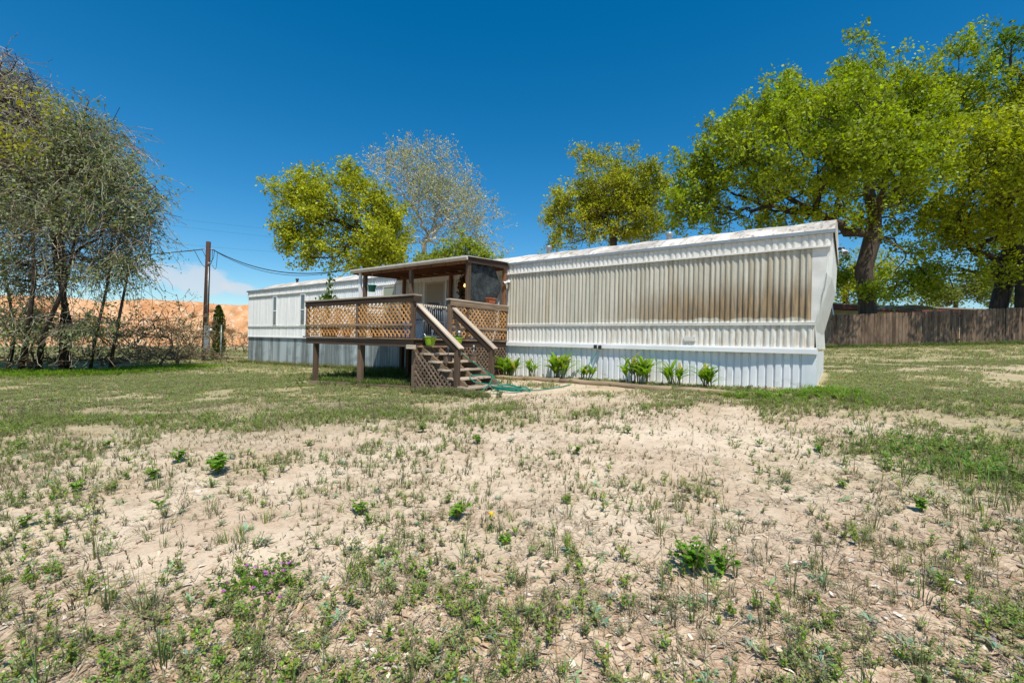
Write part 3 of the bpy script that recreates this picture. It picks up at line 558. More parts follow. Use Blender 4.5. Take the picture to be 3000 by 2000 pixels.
# wreath with lit lamp
wr = thing('wreath', 'dark wreath with orange flowers on the wall right of the door', 'wreath', (-9.15, D0-.09, 2.95)); c0 = np.array([-9.15, D0-.09, 2.95]); VV = []; TT = []
r_ = np.random.default_rng(5); n = 900; a = r_.uniform(0, 2*np.pi, n); rr = .30+r_.normal(0, .085, n); ctr = np.c_[c0[0]+np.cos(a)*rr*.8, c0[1]+r_.normal(0, .03, n)-.03, c0[2]+np.sin(a)*rr*1.15]
def leaves(ctr, size, r_, aspect=.5, up=.5):
    n = len(ctr); d = r_.normal(size=(n, 3)); d /= np.linalg.norm(d, axis=1)[:, None]; nn = r_.normal(size=(n, 3)); nn[:, 2] += up*2; b_ = np.cross(nn, d); b_ /= np.linalg.norm(b_, axis=1)[:, None]+1e-9
    s = np.asarray(size)*r_.uniform(.5, 1.5, n); s = s[:, None]; V = np.stack([ctr-d*s/2, ctr+b_*s*aspect/2-d*s*.05, ctr+d*s/2, ctr-b_*s*aspect/2-d*s*.05], 1).reshape(-1, 3)
    return V, np.arange(4*n).reshape(n, 4)
v, f = leaves(ctr, .085, r_, .6); pal = np.array([(.05, .06, .02), (.30, .09, .02), (.40, .14, .03), (.07, .05, .03), (.35, .22, .12)])[r_.choice(5, n, p=[.45, .15, .15, .15, .1])]
np_mesh('foliage', v, f, M_leaf, wr, np.repeat(pal, 4, 0)); MB().tube([(c0[0]+math.cos(2*math.pi*k/20)*.24, c0[1], c0[2]+math.sin(2*math.pi*k/20)*.33) for k in range(20)], .018, 6, True).build('twig_ring', M_dark, wr)
t = NT('warm_bulb'); t.b.inputs['Emission Color'].default_value = (1, .62, .2, 1); t.b.inputs['Emission Strength'].default_value = 2.2; M_bulb = t.fin((.9, .6, .3, 1), .3)
lp = thing('porch_lamp', 'small lit amber porch lamp glowing in front of the wreath', 'lamp', (-9.15, D0-.02, 3.0)); MB().tube([(-9.15, D0-.03, 3.0), (-9.15, D0-.16, 3.0)], .02, 8).build('bracket', M_black, lp); MB().lathe((-9.15, D0-.19, 2.95), [(.001, 0), (.04, .02), (.05, .06), (.03, .10), (.001, .11)], 14).build('bulb', M_bulb, lp)
# gate with rag fringe across the top of the stairs
gt = thing('gate', 'wire mesh gate fringed with pale rags across the top of the porch stairs', 'gate', (-7.74, 7.4, DZ)); b = MB()
for y in np.linspace(6.98, 7.84, 15): b.tube([(-7.74, y, DZ+.04), (-7.74, y, 2.15)], .0045, 5)
for z in (DZ+.05, DZ+.4): b.tube([(-7.74, 6.98, z), (-7.74, 7.84, z)], .006, 5)
b.build('bars', M_greymetal, gt); MB().tube([(-7.74, 6.96, 2.17), (-7.74, 7.4, 2.14), (-7.74, 7.86, 2.15)], .012, 6).build('top_cord', M_black, gt)
b = MB()
for y in np.linspace(6.99, 7.82, 15):
    L = random.uniform(.03, .09); q = random.uniform(-.03, .03); b.tube([(-7.73, y-.012, 2.17), (-7.725, y, 2.15-L*.5), (-7.725, y+q, 2.15-L)], [.012, .011, .007], 6)
b.build('rag_ties', plain('pale_rag', srgb(214, 200, 180), .9, 0, .2, 20), gt)
# chair and tubs seen through the lattice
ch = thing('metal_chair', 'dark metal chair standing behind the stair gate', 'chair', (-8.35, 7.75, DZ)); b = MB()
for sx in (-.22, .22):
    for sy in (-.2, .2): MB().tube([(-8.35+sx, 7.75+sy, DZ), (-8.35+sx*.95, 7.75+sy*.95, DZ+.44)], .012, 6).build('leg', M_black, ch)
    b.tube([(-8.35+sx, 7.95, DZ+.44), (-8.35+sx, 8.0, DZ+.9)], .012, 6)
b.tube([(-8.57, 8.0, DZ+.9), (-8.13, 8.0, DZ+.9)], .012, 6); b.build('back_frame', M_black, ch); MB().box(-8.59, -8.11, 7.53, 7.97, DZ+.44, DZ+.47).build('seat', M_black, ch, .01); MB().box(-8.56, -8.14, 7.975, 7.99, DZ+.58, DZ+.88).build('backrest', M_black, ch)
tb = thing('storage_tub', 'blue plastic storage tub behind the right part of the front lattice', 'tub', (-8.75, 7.25, DZ)); b = MB(); taper(b, -8.75, 7.25, DZ+.002, DZ+.34, .62, .40, .70, .46); b.build('tub', M_blue, tb, .02); b = MB(); taper(b, -8.75, 7.25, DZ+.34, DZ+.38, .74, .50, .73, .49); b.build('lid', M_blue, tb, .01)
for x, y, r, h, m, lab in ((-11.35, 7.15, .15, .26, M_orange, 'orange plastic pot behind the left part of the front lattice'), (-10.95, 7.3, .12, .2, M_terra, 'terracotta pot standing second from the left behind the front lattice'), (-9.55, 7.2, .16, .24, M_terra, 'broad terracotta pot behind the lattice just right of its middle post')): pot((x, y, DZ), r, h, m, lab, mark=False)

# ------------------------------------------------------------------ garden hose
def spline(pts, n=10):
    P = [np.array(p, float) for p in pts]; P = [2*P[0]-P[1]]+P+[2*P[-1]-P[-2]]; out = []
    for i in range(1, len(P)-2):
        for k in range(n):
            t_ = k/n; out.append(.5*((2*P[i])+(P[i+1]-P[i-1])*t_+(2*P[i-1]-5*P[i]+4*P[i+1]-P[i+2])*t_**2+(3*P[i]-P[i-1]-3*P[i+1]+P[i+2])*t_**3))
    return out+[P[-2]]
def G(px, py, h=.015):
    p = on_ground(px, py); return (p[0], p[1], gz(p[0], p[1])+h)
h1 = [(-4.86, D0-.13, 1.19), (-4.90, D0-.2, 1.05), (-4.98, D0-.38, .82)]+[G(1700, 1118), G(1650, 1134), G(1590, 1143), G(1540, 1146)]
coil = []; cc = np.array(G(1484, 1144)); _r = np.random.default_rng(4)
for k in range(36): a = -k/8*2*math.pi*.98; e = .20+.15*_r.random()+.07*math.sin(k*.7); coil.append((cc[0]+math.cos(a)*e*1.25+.25*math.sin(k*.11), cc[1]+math.sin(a)*e*.7, gz(cc[0], cc[1])+.02+.004*(k % 16)+.02*_r.random()))
h2 = [G(1470, 1155), (-6.02, 7.15, .30), (-6.14, 7.55, .455), (-6.30, 7.85, .62), (-6.33, 7.65, .63), (-6.50, 7.35, .62), (-6.28, 7.2, .52), (-6.13, 7.5, .46), (-6.10, 7.82, .46), (-6.32, 7.75, .66), (-6.44, 7.45, .86), (-6.50, 7.18, 1.02), (-6.52, 6.98, 1.15), (-6.56, 6.93, 1.12)]
o = MB().tube(spline(h1+coil+h2, 7), .0115, 8).build('garden_hose', M_hose); tag(o, 'green garden hose running from the wall spigot to a coil and up the stairs', 'hose')

# ------------------------------------------------------------------ flower bed: timbers and lily-like plants
tim = [((-7.55, 9.42), (-5.45, 9.30), 'weathered landscape timber edging the bed beside the porch stairs'), ((-5.38, 9.22), (-2.75, 8.98), 'weathered landscape timber edging the middle of the plant bed'), ((-2.70, 9.0), (-.75, 9.12), 'half buried landscape timber edging the bed near the right corner')]
for k, (a, b_, lab) in enumerate(tim):
    pts = [(a[0]+(b_[0]-a[0])*q, a[1]+(b_[1]-a[1])*q, gz(a[0]+(b_[0]-a[0])*q, a[1]+(b_[1]-a[1])*q)+(.035 if k < 2 else .012)) for q in np.linspace(0, 1, 8)]
    o = MB().tube(pts, .062, 10).build('landscape_timber', M_timber); tag(o, lab, 'timber')
def strap_plant(x, y, h, w, seed, label, stems):
    r_ = np.random.default_rng(seed); z0 = gz(x, y); th = thing('bed_plant', label, 'plant', (x, y, z0), 'leafy plants in the bed along the skirting'); b = MB(); VV = []; FF = []; TT = []; nb = 0
    for s_ in range(stems):
        a = r_.uniform(0, 2*np.pi); q = np.sqrt(r_.random())*w*.32; bx, by = x+math.cos(a)*q, y+math.sin(a)*q*.6; sh = h*r_.uniform(.35, .6); lean = np.array([math.cos(a), math.sin(a)*.6])*r_.uniform(0, .16)
        pts = [(bx, by, z0-.02), (bx+lean[0]*.4, by+lean[1]*.4, z0+sh*.5), (bx+lean[0], by+lean[1], z0+sh)]; b.tube(pts, [.014, .011, .008], 6)
        for k in range(r_.integers(7, 11)):
            t0 = r_.uniform(.45, 1); ba = r_.uniform(0, 2*np.pi); L = h*r_.uniform(.42, .70); wd = L*.085*r_.uniform(.8, 1.25); up0 = r_.uniform(.75, 1.45); p = np.array([bx+lean[0]*t0, by+lean[1]*t0, z0+sh*t0]); n = 7; rows = []
            for i in range(n):
                u = i/(n-1); el = up0-u*r_.uniform(.7, 1.45); p2 = p.copy()
                ww = wd*math.sin(math.pi*min(.97, .12+u*.88))**.7; sd_ = np.array([-math.sin(ba), math.cos(ba), 0]); rows.append((p2-sd_*ww, p2-np.array([0, 0, ww*.35]), p2+sd_*ww)); p = p+np.array([math.cos(ba)*math.cos(el), math.sin(ba)*math.cos(el), math.sin(el)])*L/(n-1)
            for rw in rows: VV += list(rw)
            for i in range(n-1):
                for c_ in (0, 1): o_ = nb+i*3+c_; FF.append((o_, o_+1, o_+4, o_+3))
            nb += n*3; g = r_.uniform(.75, 1.25); yl = r_.random() < .12; TT += [((.40, .34, .08) if yl else (.21*g, .36*g, .035*g))]*(n*3)
    b.build('stem', plain('plant_stem', srgb(96, 92, 52), .8), th); np_mesh('leaves', VV, FF, M_leaf, th, np.array(TT), True)
r2_ = (1.08, 1.0, 1.15, .92, 1.08, .95, 1.0)
for i, (px, h, w, st, lab) in enumerate([(1490, .62, .75, 13, 'dense leafy bed plant nearest the porch stairs'), (1562, .58, .42, 6, 'narrow leafy bed plant, second from the porch'), (1637, .66, .85, 13, 'broad tall leafy bed plant, third from the porch'), (1716, .52, .55, 7, 'leafy bed plant just left of the hanging green hose'),
        (1868, .62, .85, 13, 'broad leafy bed plant just right of the hose, with one upright leaf'), (1985, .58, .7, 9, 'leafy bed plant between the hose and the one nearest the right corner'), (2098, .55, .62, 8, 'small dense leafy bed plant nearest the right corner of the home')]):
    d = atD(px, 1110, 1.)-CAM; x = CAM[0]+d[0]*9.75/d[1]; strap_plant(x, 9.72, h*r2_[i], w*1.0, 20+i, lab, max(4, int(st*.8)))

# ------------------------------------------------------------------ trees
def tubes_np(P0, P1, R0, R1, D0_, D1_, n):
    def frame(d):
        ref = np.where(np.abs(d[:, 2:3]) < .92, np.array([[0, 0, 1.]]), np.array([[1., 0, 0]])); x = np.cross(d, ref); x /= np.linalg.norm(x, axis=1)[:, None]+1e-9; return x, np.cross(x, d)
    x0, y0 = frame(D0_); x1, y1 = frame(D1_); a = 2*np.pi*np.arange(n)/n; c, s = np.cos(a)[None, :, None], np.sin(a)[None, :, None]
    A = P0[:, None]+(x0[:, None]*c+y0[:, None]*s)*R0[:, None, None]; B = P1[:, None]+(x1[:, None]*c+y1[:, None]*s)*R1[:, None, None]
    V = np.concatenate([A, B], 1).reshape(-1, 3); m = len(P0); k = np.arange(n); q = np.stack([k, (k+1) % n, n+(k+1) % n, n+k], 1); F = (np.arange(m)[:, None, None]*2*n+q[None]).reshape(-1, 4); return V, F
def grow(r_, trunk, targets, w, step, wig):
    P = [np.array(p, float) for p in trunk]; par = [-1]+list(range(len(trunk)-1)); path = [0.]
    for i in range(1, len(P)): path.append(path[-1]+np.linalg.norm(P[i]-P[i-1])*.6)
    top = P[-1]; targets = targets[np.argsort(np.linalg.norm(targets-top, axis=1))]; arr = np.zeros((len(targets)*12+len(P)+50, 3)); pa = np.zeros(len(arr)); n = len(P); arr[:n] = P; pa[:n] = path; par = par+[0]*(len(arr)-n); lo = min(len(trunk)-1, max(1, len(trunk)//2))
    for tgt in targets:
        d = np.linalg.norm(arr[lo:n]-tgt, axis=1); up = np.maximum(0, arr[lo:n, 2]-tgt[2])*.35; j = lo+int(np.argmin(d+w*pa[lo:n]+up)); dist = np.linalg.norm(arr[j]-tgt); k = max(1, min(10, int(math.ceil(dist/step)))); a0 = arr[j].copy(); prev = j
        side = r_.normal(size=3)*dist*.10
        for i in range(1, k+1):
            if n >= len(arr): break
            u = i/k; arr[n] = a0*(1-u)+tgt*u+side*math.sin(math.pi*u)+(r_.normal(size=3)*wig*step if i < k else 0); par[n] = prev; pa[n] = pa[prev]+np.linalg.norm(arr[n]-arr[prev]); prev = n; n += 1
    return arr[:n], np.array(par[:n])
def branch_mesh(name, P, par, base_r, tip_r, m, parent):
    n = len(P); cnt = np.zeros(n); ch = np.zeros(n, int)
    for i in range(1, n): ch[par[i]] += 1
    for i in range(n-1, 0, -1):
        if ch[i] == 0: cnt[i] = 1
        cnt[par[i]] += max(cnt[i], 1)
    e = math.log(max(cnt[0], 2))/math.log(base_r/tip_r); R = tip_r*np.maximum(cnt, 1)**(1/e); d = np.zeros((n, 3)); d[1:] = P[1:]-P[par[1:]]; d /= np.linalg.norm(d, axis=1)[:, None]+1e-9; d[0] = (0, 0, 1)
    VV = []; FF = []; nb = 0; i = np.arange(1, n); big = R[i] > .06
    for sel, sides in ((big, 8), (~big & (R[i] > .02), 5), (R[i] <= .02, 3)):
        k = i[sel]
        if len(k) == 0: continue
        j = par[k]; dj = np.where((j == 0)[:, None], d[k], d[j]); thin = R[j] > R[k]*1.8; r0 = np.where(thin, R[k]*1.25, R[j]); dj = np.where(thin[:, None], d[k], dj); v, f = tubes_np(P[j], P[k], r0, R[k], dj, d[k], sides); VV.append(v); FF.append(f+nb); nb += len(v)
    V = np.concatenate(VV); o = np_mesh(name, V, np.concatenate(FF), m, parent, None, True); a = o.data.attributes.new('grain', 'FLOAT_VECTOR', 'POINT'); g = V[:, [2, 0, 1]]*np.array([1, .35, .35]); a.data.foreach_set('vector', g.astype(np.float32).ravel()); return R
def clump_targets(r_, clumps, D, n, twigs, spread):
    out = []; area = np.array([c[2]*c[3] for c in clumps], float); cs = np.maximum(1, (n*area/area.sum()).astype(int))
    for (px, py, rx, ry, *z), k in zip(clumps, cs):
        dz = z[0] if z else 0; dr = z[1] if len(z) > 1 else None
        u = r_.normal(size=(k, 3)); u /= np.linalg.norm(u, axis=1)[:, None]; u *= (r_.random((k, 1))**.42); depth = (D+dz); rad_d = dr if dr else .5*(rx+ry)/FOC*depth
        ctr = atD(px, py, depth); C = ctr+u[:, :1]*CR*rx/FOC*depth+u[:, 1:2]*CU*ry/FOC*depth+u[:, 2:]*CD*rad_d
        out.append((C[:, None]+r_.normal(size=(k, twigs, 3))*spread).reshape(-1, 3))
    T = np.concatenate(out); return T[T[:, 2] > 1.2]
def lobed(T, r_, thr, s=.42):          # open gaps between the lobes of a crown
    o = r_.uniform(0, 50, 2); f = .5*fbm(T[:, 0]+T[:, 2]*.7+o[0], T[:, 1]-T[:, 2]*.6, s, 2)+.5*fbm(T[:, 2]*1.2+o[1], T[:, 0]*.8-T[:, 1]*.5, s, 2); return T[f > np.quantile(f, thr)]
def tree(name, label, trunk_px, D, trunk_r, clumps, pal, n=110, twigs=7, spread=.4, leaf=.11, per=12, sig=.22, seed=1, bark=None, tip=.008, w=.35, group=None, step=.8, trans=None, prob=1.0, cat='tree', wig=.10, aspect=.72, gap=.30):
    n = int(n*1.35); twigs = int(twigs*1.6); spread *= .78; sig *= .60; per = int(round(per*1.35)); leaf *= 1.25; r_ = np.random.default_rng(seed); tr_ = [atD(px, py, D+(z[0] if z else 0)) for px, py, *z in trunk_px]; b0 = tr_[0].copy(); b0[2] = gz(b0[0], b0[1])-.3; tr_ = [b0]+tr_[1:]
    th = thing(name, label, cat, (float(b0[0]), float(b0[1]), float(b0[2])+.3), group); T = lobed(clump_targets(r_, clumps, D, n, twigs, spread), r_, gap); P, par = grow(r_, tr_, T, w, step, wig)
    R = branch_mesh('trunk', P, par, trunk_r, tip, bark or M_bark, th)
    nodes = np.where(R < tip*2.2)[0]; nodes = nodes[nodes >= len(tr_)]; nodes = nodes[r_.random(len(nodes)) < prob]; ctr = np.repeat(P[nodes], per, 0)+r_.normal(size=(len(nodes)*per, 3))*sig; v, f = leaves(ctr, leaf, r_, aspect, .5)
    pal = np.array(pal); pn = fbm(P[nodes, 0]*.6+P[nodes, 2]*.4, P[nodes, 1]*.6+P[nodes, 2]*.3, .5, 3); base = pal[0]*(1-pn[:, None])+pal[1]*pn[:, None]; base = base*r_.uniform(.6, 1.25, (len(nodes), 1)); c_ = np.repeat(base, per, 0)*r_.uniform(.7, 1.3, (len(ctr), 1))
    np_mesh('crown', v, f, trans or M_leaf, th, np.repeat(c_, 4, 0)); return th, P, R
GR = ((.21, .31, .018), (.45, .50, .045)); YG = ((.32, .37, .015), (.48, .49, .04)); YO = ((.31, .35, .02), (.45, .45, .045))
tree('oak_tree', 'big green oak with thick dark trunk behind the fence near the overhanging prow', [(2540, 990), (2542, 900), (2530, 790), (2555, 700), (2562, 640), (2545, 560)], 25.5, .42,
     [(2060, 530, 100, 130), (2005, 590, 50, 90), (2020, 480, 45, 60), (2150, 450, 115, 115), (2255, 375, 105, 110), (2375, 305, 125, 120), (2510, 235, 105, 115), (2600, 320, 90, 110), (2700, 235, 95, 95), (2785, 190, 85, 85), (2835, 260, 60, 90), (2300, 555, 210, 85), (2480, 440, 200, 120), (2640, 440, 150, 140), (2760, 390, 120, 140), (2045, 640, 85, 50), (2200, 645, 130, 30), (2430, 640, 130, 50), (2660, 620, 110, 70), (2400, 400, 250, 150, -4, 3.0), (2600, 480, 190, 110, -4, 2.0), (2450, 790, 55, 70, 2), (2660, 780, 90, 50), (2590, 840, 60, 35, -1)], GR, 520, 8, .42, .125, 13, .26, 11, w=.3, gap=.2)
tree('oak_tree', 'yellow-green oak with leaning trunk at the right edge behind the fence', [(2920, 1000), (2925, 900), (2950, 800), (2965, 680), (2940, 560)], 26, .40,
     [(2860, 450, 110, 130), (2940, 330, 110, 130), (2900, 620, 140, 120), (3080, 480, 150, 300), (2810, 560, 80, 110), (2790, 815, 150, 50), (2680, 845, 120, 35), (2960, 780, 110, 60), (2800, 700, 110, 60), (2740, 640, 70, 60), (2950, 540, 160, 180, -3.5, 2.5), (3060, 470, 180, 90, -5.6, 1.4), (3280, 450, 160, 110, -5.6, 1.4), (2880, 420, 120, 70, -5.4, 1.2)], ((.29, .36, .015), (.48, .50, .04)), 360, 8, .42, .115, 12, .26, 12, gap=.18)
tree('oak_tree', 'dark green oak with thick trunk cut off by the right edge of the photo', [(3010, 1000), (3005, 900), (3010, 760), (3030, 500), (3000, 260)], 25, .45, [(2960, 130, 75, 60), (3060, 160, 130, 130), (3150, 420, 150, 250), (3010, 230, 90, 70), (3000, 600, 80, 200, 2)], ((.09, .18, .015), (.20, .30, .03)), 100, 8, .42, .12, 12, .26, 13)
tree('oak_tree', 'golden-green leafy oak left of the bare tree behind the home', [(1230, 990), (1215, 880), (1150, 770), (1080, 700), (1000, 650)], 30, .22,
     [(930, 620, 95, 80), (1010, 560, 100, 55), (1070, 660, 90, 80), (870, 590, 45, 50), (860, 690, 40, 45), (960, 730, 100, 40), (1120, 610, 45, 70), (822, 545, 24, 28), (872, 502, 22, 24), (1005, 498, 30, 20), (830, 690, 28, 36), (890, 762, 36, 20), (1050, 535, 28, 30), (1000, 772, 40, 16), (822, 615, 18, 20), (1080, 760, 90, 30), (915, 530, 60, 40), (1140, 750, 60, 40, -1), (1100, 700, 60, 50, -1.5), (1170, 690, 40, 60), (1185, 640, 24, 30)], YG, 200, 8, .40, .125, 11, .26, 14, gap=.15)
tree('bare_tree', 'pale almost leafless tree rising behind the middle of the home', [(1235, 980), (1238, 880), (1236, 820), (1240, 780)], 35, .20,
     [(1135, 480, 70, 65), (1250, 490, 130, 75), (1200, 600, 140, 110), (1310, 610, 130, 110), (1425, 715, 80, 60), (1380, 630, 95, 75), (1290, 540, 110, 70), (1180, 440, 60, 30)], ((.36, .38, .17), (.52, .52, .30)), 400, 7, .50, .10, 3, .2, 15, bark=M_palebark, tip=.010, prob=.9, w=.14, gap=.1)
tree('small_tree', 'small bright green tree below the bare tree behind the porch roof', [(1365, 980), (1368, 860), (1365, 740)], 31, .12, [(1360, 690, 45, 60), (1395, 750, 55, 30), (1330, 745, 50, 30), (1250, 750, 60, 30), (1440, 770, 40, 20)], ((.24, .32, .02), (.40, .44, .04)), 70, 7, .35, .11, 8, .24, 16)
tree('oak_tree', 'rounded olive-yellow oak behind the roof right of the bare tree', [(1790, 980), (1795, 860), (1800, 760), (1795, 680)], 36, .30,
     [(1715, 480, 38, 60), (1690, 560, 75, 75), (1800, 540, 130, 95), (1890, 590, 80, 100), (1760, 650, 140, 60), (1870, 670, 90, 40), (1640, 640, 40, 70), (1630, 720, 50, 18), (1790, 580, 110, 80)], YO, 270, 8, .42, .125, 10, .28, 17, gap=.10)
tree('background_tree', 'loose yellow-green tree beyond the fence just right of the overhanging roof', [(2470, 960), (2475, 880), (2480, 800)], 44, .2, [(2450, 800, 60, 70), (2520, 830, 70, 40), (2420, 850, 40, 40), (2560, 800, 60, 50)], YO, 70, 7, .6, .16, 10, .4, 18)
tree('background_tree', 'hazy light green tree far behind the fence between the two oak trunks', [(2800, 960), (2800, 900), (2800, 840)], 60, .25, [(2760, 860, 80, 35), (2850, 850, 80, 45), (2680, 880, 60, 20), (2920, 870, 60, 30)], ((.16, .20, .03), (.26, .29, .05)), 80, 7, .8, .22, 10, .5, 19)

# vine-smothered tree on the left
def vine_tree():
    r_ = np.random.default_rng(31); D = 14.5; b0 = on_ground(190, 1085); th = thing('vine_covered_tree', 'large tangled tree smothered in grey-green hanging vines at the left edge', 'tree', (float(b0[0]), float(b0[1]), gz(b0[0], b0[1])))
    cl = [(-120, 420, 280, 280), (120, 430, 170, 130), (280, 440, 100, 110), (345, 560, 95, 110), (190, 640, 190, 150), (400, 690, 65, 40), (290, 790, 90, 50), (60, 800, 100, 70), (40, 280, 90, 90), (-20, 200, 60, 70), (430, 610, 25, 60), (360, 770, 60, 50)]
    T = clump_targets(r_, cl, D, 420, 6, .3); trunk = [b0+np.array([0, 0, -.3])]+[atD(px, py, D) for px, py in ((195, 950), (180, 800), (160, 650), (140, 520))]
    P, par = grow(r_, trunk, T, .2, .6, .14); branch_mesh('trunk', P, par, .16, .009, M_bark, th)
    # side trunks
    for k, (px, top) in enumerate(((60, (90, 620)), (110, (240, 560)), (262, (330, 640)), (20, (-40, 500)), (320, (380, 760)))):
        g = on_ground(px, 1085); pts = spline([g+np.array([0, 0, -.2]), atD(px+20, 980, D+.2*k-.4), atD((px+top[0])/2+25, 800, D+.3*k-.6), atD(*top, D)], 6); MB().tube(pts, list(np.linspace(.10 if k < 2 else .06, .02, len(pts))), 7).build('stem', M_bark, th)
    # hanging vine strands
    ctr = []; VS = []; FS = []; nb = 0; lf = []; n = 6500; N = 9
    S_ = clump_targets(r_, cl+[(60, 960, 130, 60), (250, 955, 90, 40)], D, n, 1, .05); paths = np.zeros((len(S_), N, 3)); p = S_.copy(); a = r_.uniform(0, 2*np.pi, len(S_)); v = np.c_[np.cos(a), np.sin(a), r_.uniform(.2, .9, len(S_))]*.6; seg = r_.uniform(.08, .22, len(S_))[:, None]
    for i in range(N):
        paths[:, i] = p; v[:, 2] -= .22; v += r_.normal(size=v.shape)*.30; vv = v/np.linalg.norm(v, axis=1)[:, None]; p = p+vv*seg
    paths[:, :, 2] = np.maximum(paths[:, :, 2], .3); i0 = paths[:, :-1].reshape(-1, 3); i1 = paths[:, 1:].reshape(-1, 3); dd = i1-i0; dd /= np.linalg.norm(dd, axis=1)[:, None]+1e-9; rr = np.full(len(i0), .0068)
    vv, ff = tubes_np(i0, i1, rr, rr, dd, dd, 3); pal = np.array([(.30, .25, .17), (.12, .095, .065), (.50, .44, .34)])[r_.choice(3, len(i0), p=[.5, .3, .2])]; np_mesh('vines', vv, ff, M_litter, th, np.repeat(pal, 6, 0))
    k = 100000; q = paths[r_.integers(0, len(S_), k), r_.integers(0, N, k)]+r_.normal(size=(k, 3))*.09; q = lobed(q, r_, .3, .8); k = len(q); v, f = leaves(q, .076, r_, .7, .4); g = fbm(q[:, 0]+q[:, 2]*.5, q[:, 1], .9, 3)[:, None]; c_ = (np.array([.15, .22, .07])*(1-g)+np.array([.42, .49, .27])*g)*r_.uniform(.6, 1.25, (k, 1))
    yy = r_.random(k) < .18; c_[yy] = np.array([.26, .28, .05])*r_.uniform(.7, 1.2, (yy.sum(), 1)); np_mesh('crown', v, f, M_leaf, th, np.repeat(c_, 4, 0))
    q = atD(40, 410, 12.6)+r_.normal(size=(420, 3))*np.array([.55, .4, .28]); q = np.r_[q, atD(110, 300, 13)+r_.normal(size=(300, 3))*np.array([.6, .5, .22])]; v, f = leaves(q, .10, r_, .6); c_ = np.array([.36, .36, .04])*r_.uniform(.6, 1.2, (len(q), 1)); np_mesh('sunlit_leaves', v, f, M_leaf, th, np.repeat(c_, 4, 0))
vine_tree()
def brush(px, py, D, wpx, hpx, label, seed, leaf_n, dens=70, pal=((.14, .15, .05), (.24, .24, .10)), name='brush_shrub', bark=None, tip=.009):
    r_ = np.random.default_rng(seed); b0 = atD(px, py, D); b0[2] = gz(b0[0], b0[1])-.1; th = thing(name, label, 'shrub', (float(b0[0]), float(b0[1]), float(b0[2])+.1)); cy = py-hpx*.5
    T = clump_targets(r_, [(px, cy, wpx, hpx*.5), (px-wpx*.5, cy+hpx*.2, wpx*.6, hpx*.3), (px+wpx*.5, cy+hpx*.2, wpx*.6, hpx*.3)], D, dens, 6, .3); T = np.r_[T, T*0+b0+r_.normal(size=T.shape)*np.array([wpx*.6, wpx*.6, 0])/FOC*D+np.array([0, 0, .35])+np.abs(r_.normal(size=(len(T), 1)))*np.array([[0, 0, .35]])]
    P, par = grow(r_, [b0, b0+np.array([0, 0, .25])], T, .08, .45, .12); R = branch_mesh('stems', P, par, .06, tip, bark or M_brush, th)
    if leaf_n:
        q = P[r_.integers(2, len(P), leaf_n)]+r_.normal(size=(leaf_n, 3))*.12; v, f = leaves(q, .08, r_, .55); c_ = (np.array(pal[0])+(np.array(pal[1])-np.array(pal[0]))*r_.random((leaf_n, 1)))*r_.uniform(.7, 1.2, (leaf_n, 1)); np_mesh('crown', v, f, M_leaf, th, np.repeat(c_, 4, 0))
M_brush = plain('dry_brush', srgb(128, 106, 84), .9, 0, .35, 3)
brush(90, 1085, 15.5, 150, 200, 'dark leafless thicket under the left side of the vine-covered tree', 41, 400, 150)
brush(330, 1080, 16.5, 150, 190, 'bare brown thicket under the right side of the vine-covered tree', 42, 500, 150)
brush(520, 1070, 19, 120, 200, 'bare brown bush with a few pale leaves left of the utility pole', 43, 1500, 170)
brush(650, 1062, 27, 60, 60, 'low dry bush against the orange bank right of the utility pole', 44, 300, 90)
brush(430, 1072, 21, 120, 110, 'low grey tangle of twigs in front of the orange bank', 45, 700, 150)
brush(560, 1062, 24, 55, 120, 'pale green bush touching the left side of the utility pole', 46, 900, 60, ((.16, .20, .08), (.26, .30, .14)))
brush(715, 1050, 31, 40, 70, 'small dry bush beside the left end of the home', 47, 300, 80)
for i, (px, py, D_, w_, h_, lab) in enumerate(((300, 1078, 18, 110, 90, 'low bare thicket in front of the stems of the vine-covered tree'), (470, 1076, 18, 100, 60, 'lowest dead brush pile between the vine-covered tree and the utility pole'), (400, 1068, 27, 110, 150, 'tall dry brush standing against the orange bank behind the thickets'), (545, 1064, 30, 70, 120, 'dry brush against the bank just left of the utility pole'), (690, 1056, 34, 45, 90, 'dry brush against the bank just left of the home'))): brush(px, py, D_, w_, h_, lab, 60+i, 150, 130)
def juniper():
    r_ = np.random.default_rng(51); D = 23.; b0 = atD(638, 1058, D); z0 = gz(b0[0], b0[1]); th = thing('juniper', 'slim dark green evergreen right behind the utility pole', 'shrub', (float(b0[0]), float(b0[1]), z0)); hgt = 2.7; k = 5000
    u = r_.random(k)**.8; a = r_.uniform(0, 2*np.pi, k); rr = (.42*(1-u)**.6*np.sqrt(u+.12)+.05)*r_.uniform(.5, 1.1, k)*(1+.3*np.sin(a*3+u*14)); q = np.c_[b0[0]+np.cos(a)*rr, b0[1]+np.sin(a)*rr, z0+u*hgt+r_.normal(0, .05, k)]; v, f = leaves(q, .10, r_, .45, .6)
    c_ = np.where(r_.random((k, 1)) < .4, np.array([[.16, .21, .02]]), np.array([[.05, .075, .015]]))*r_.uniform(.6, 1.2, (k, 1)); np_mesh('crown', v, f, M_leaf, th, np.repeat(c_, 4, 0)); MB().tube([(b0[0], b0[1], z0-.1), (b0[0], b0[1], z0+2.3)], [.05, .015], 6).build('trunk', M_bark, th)
juniper()

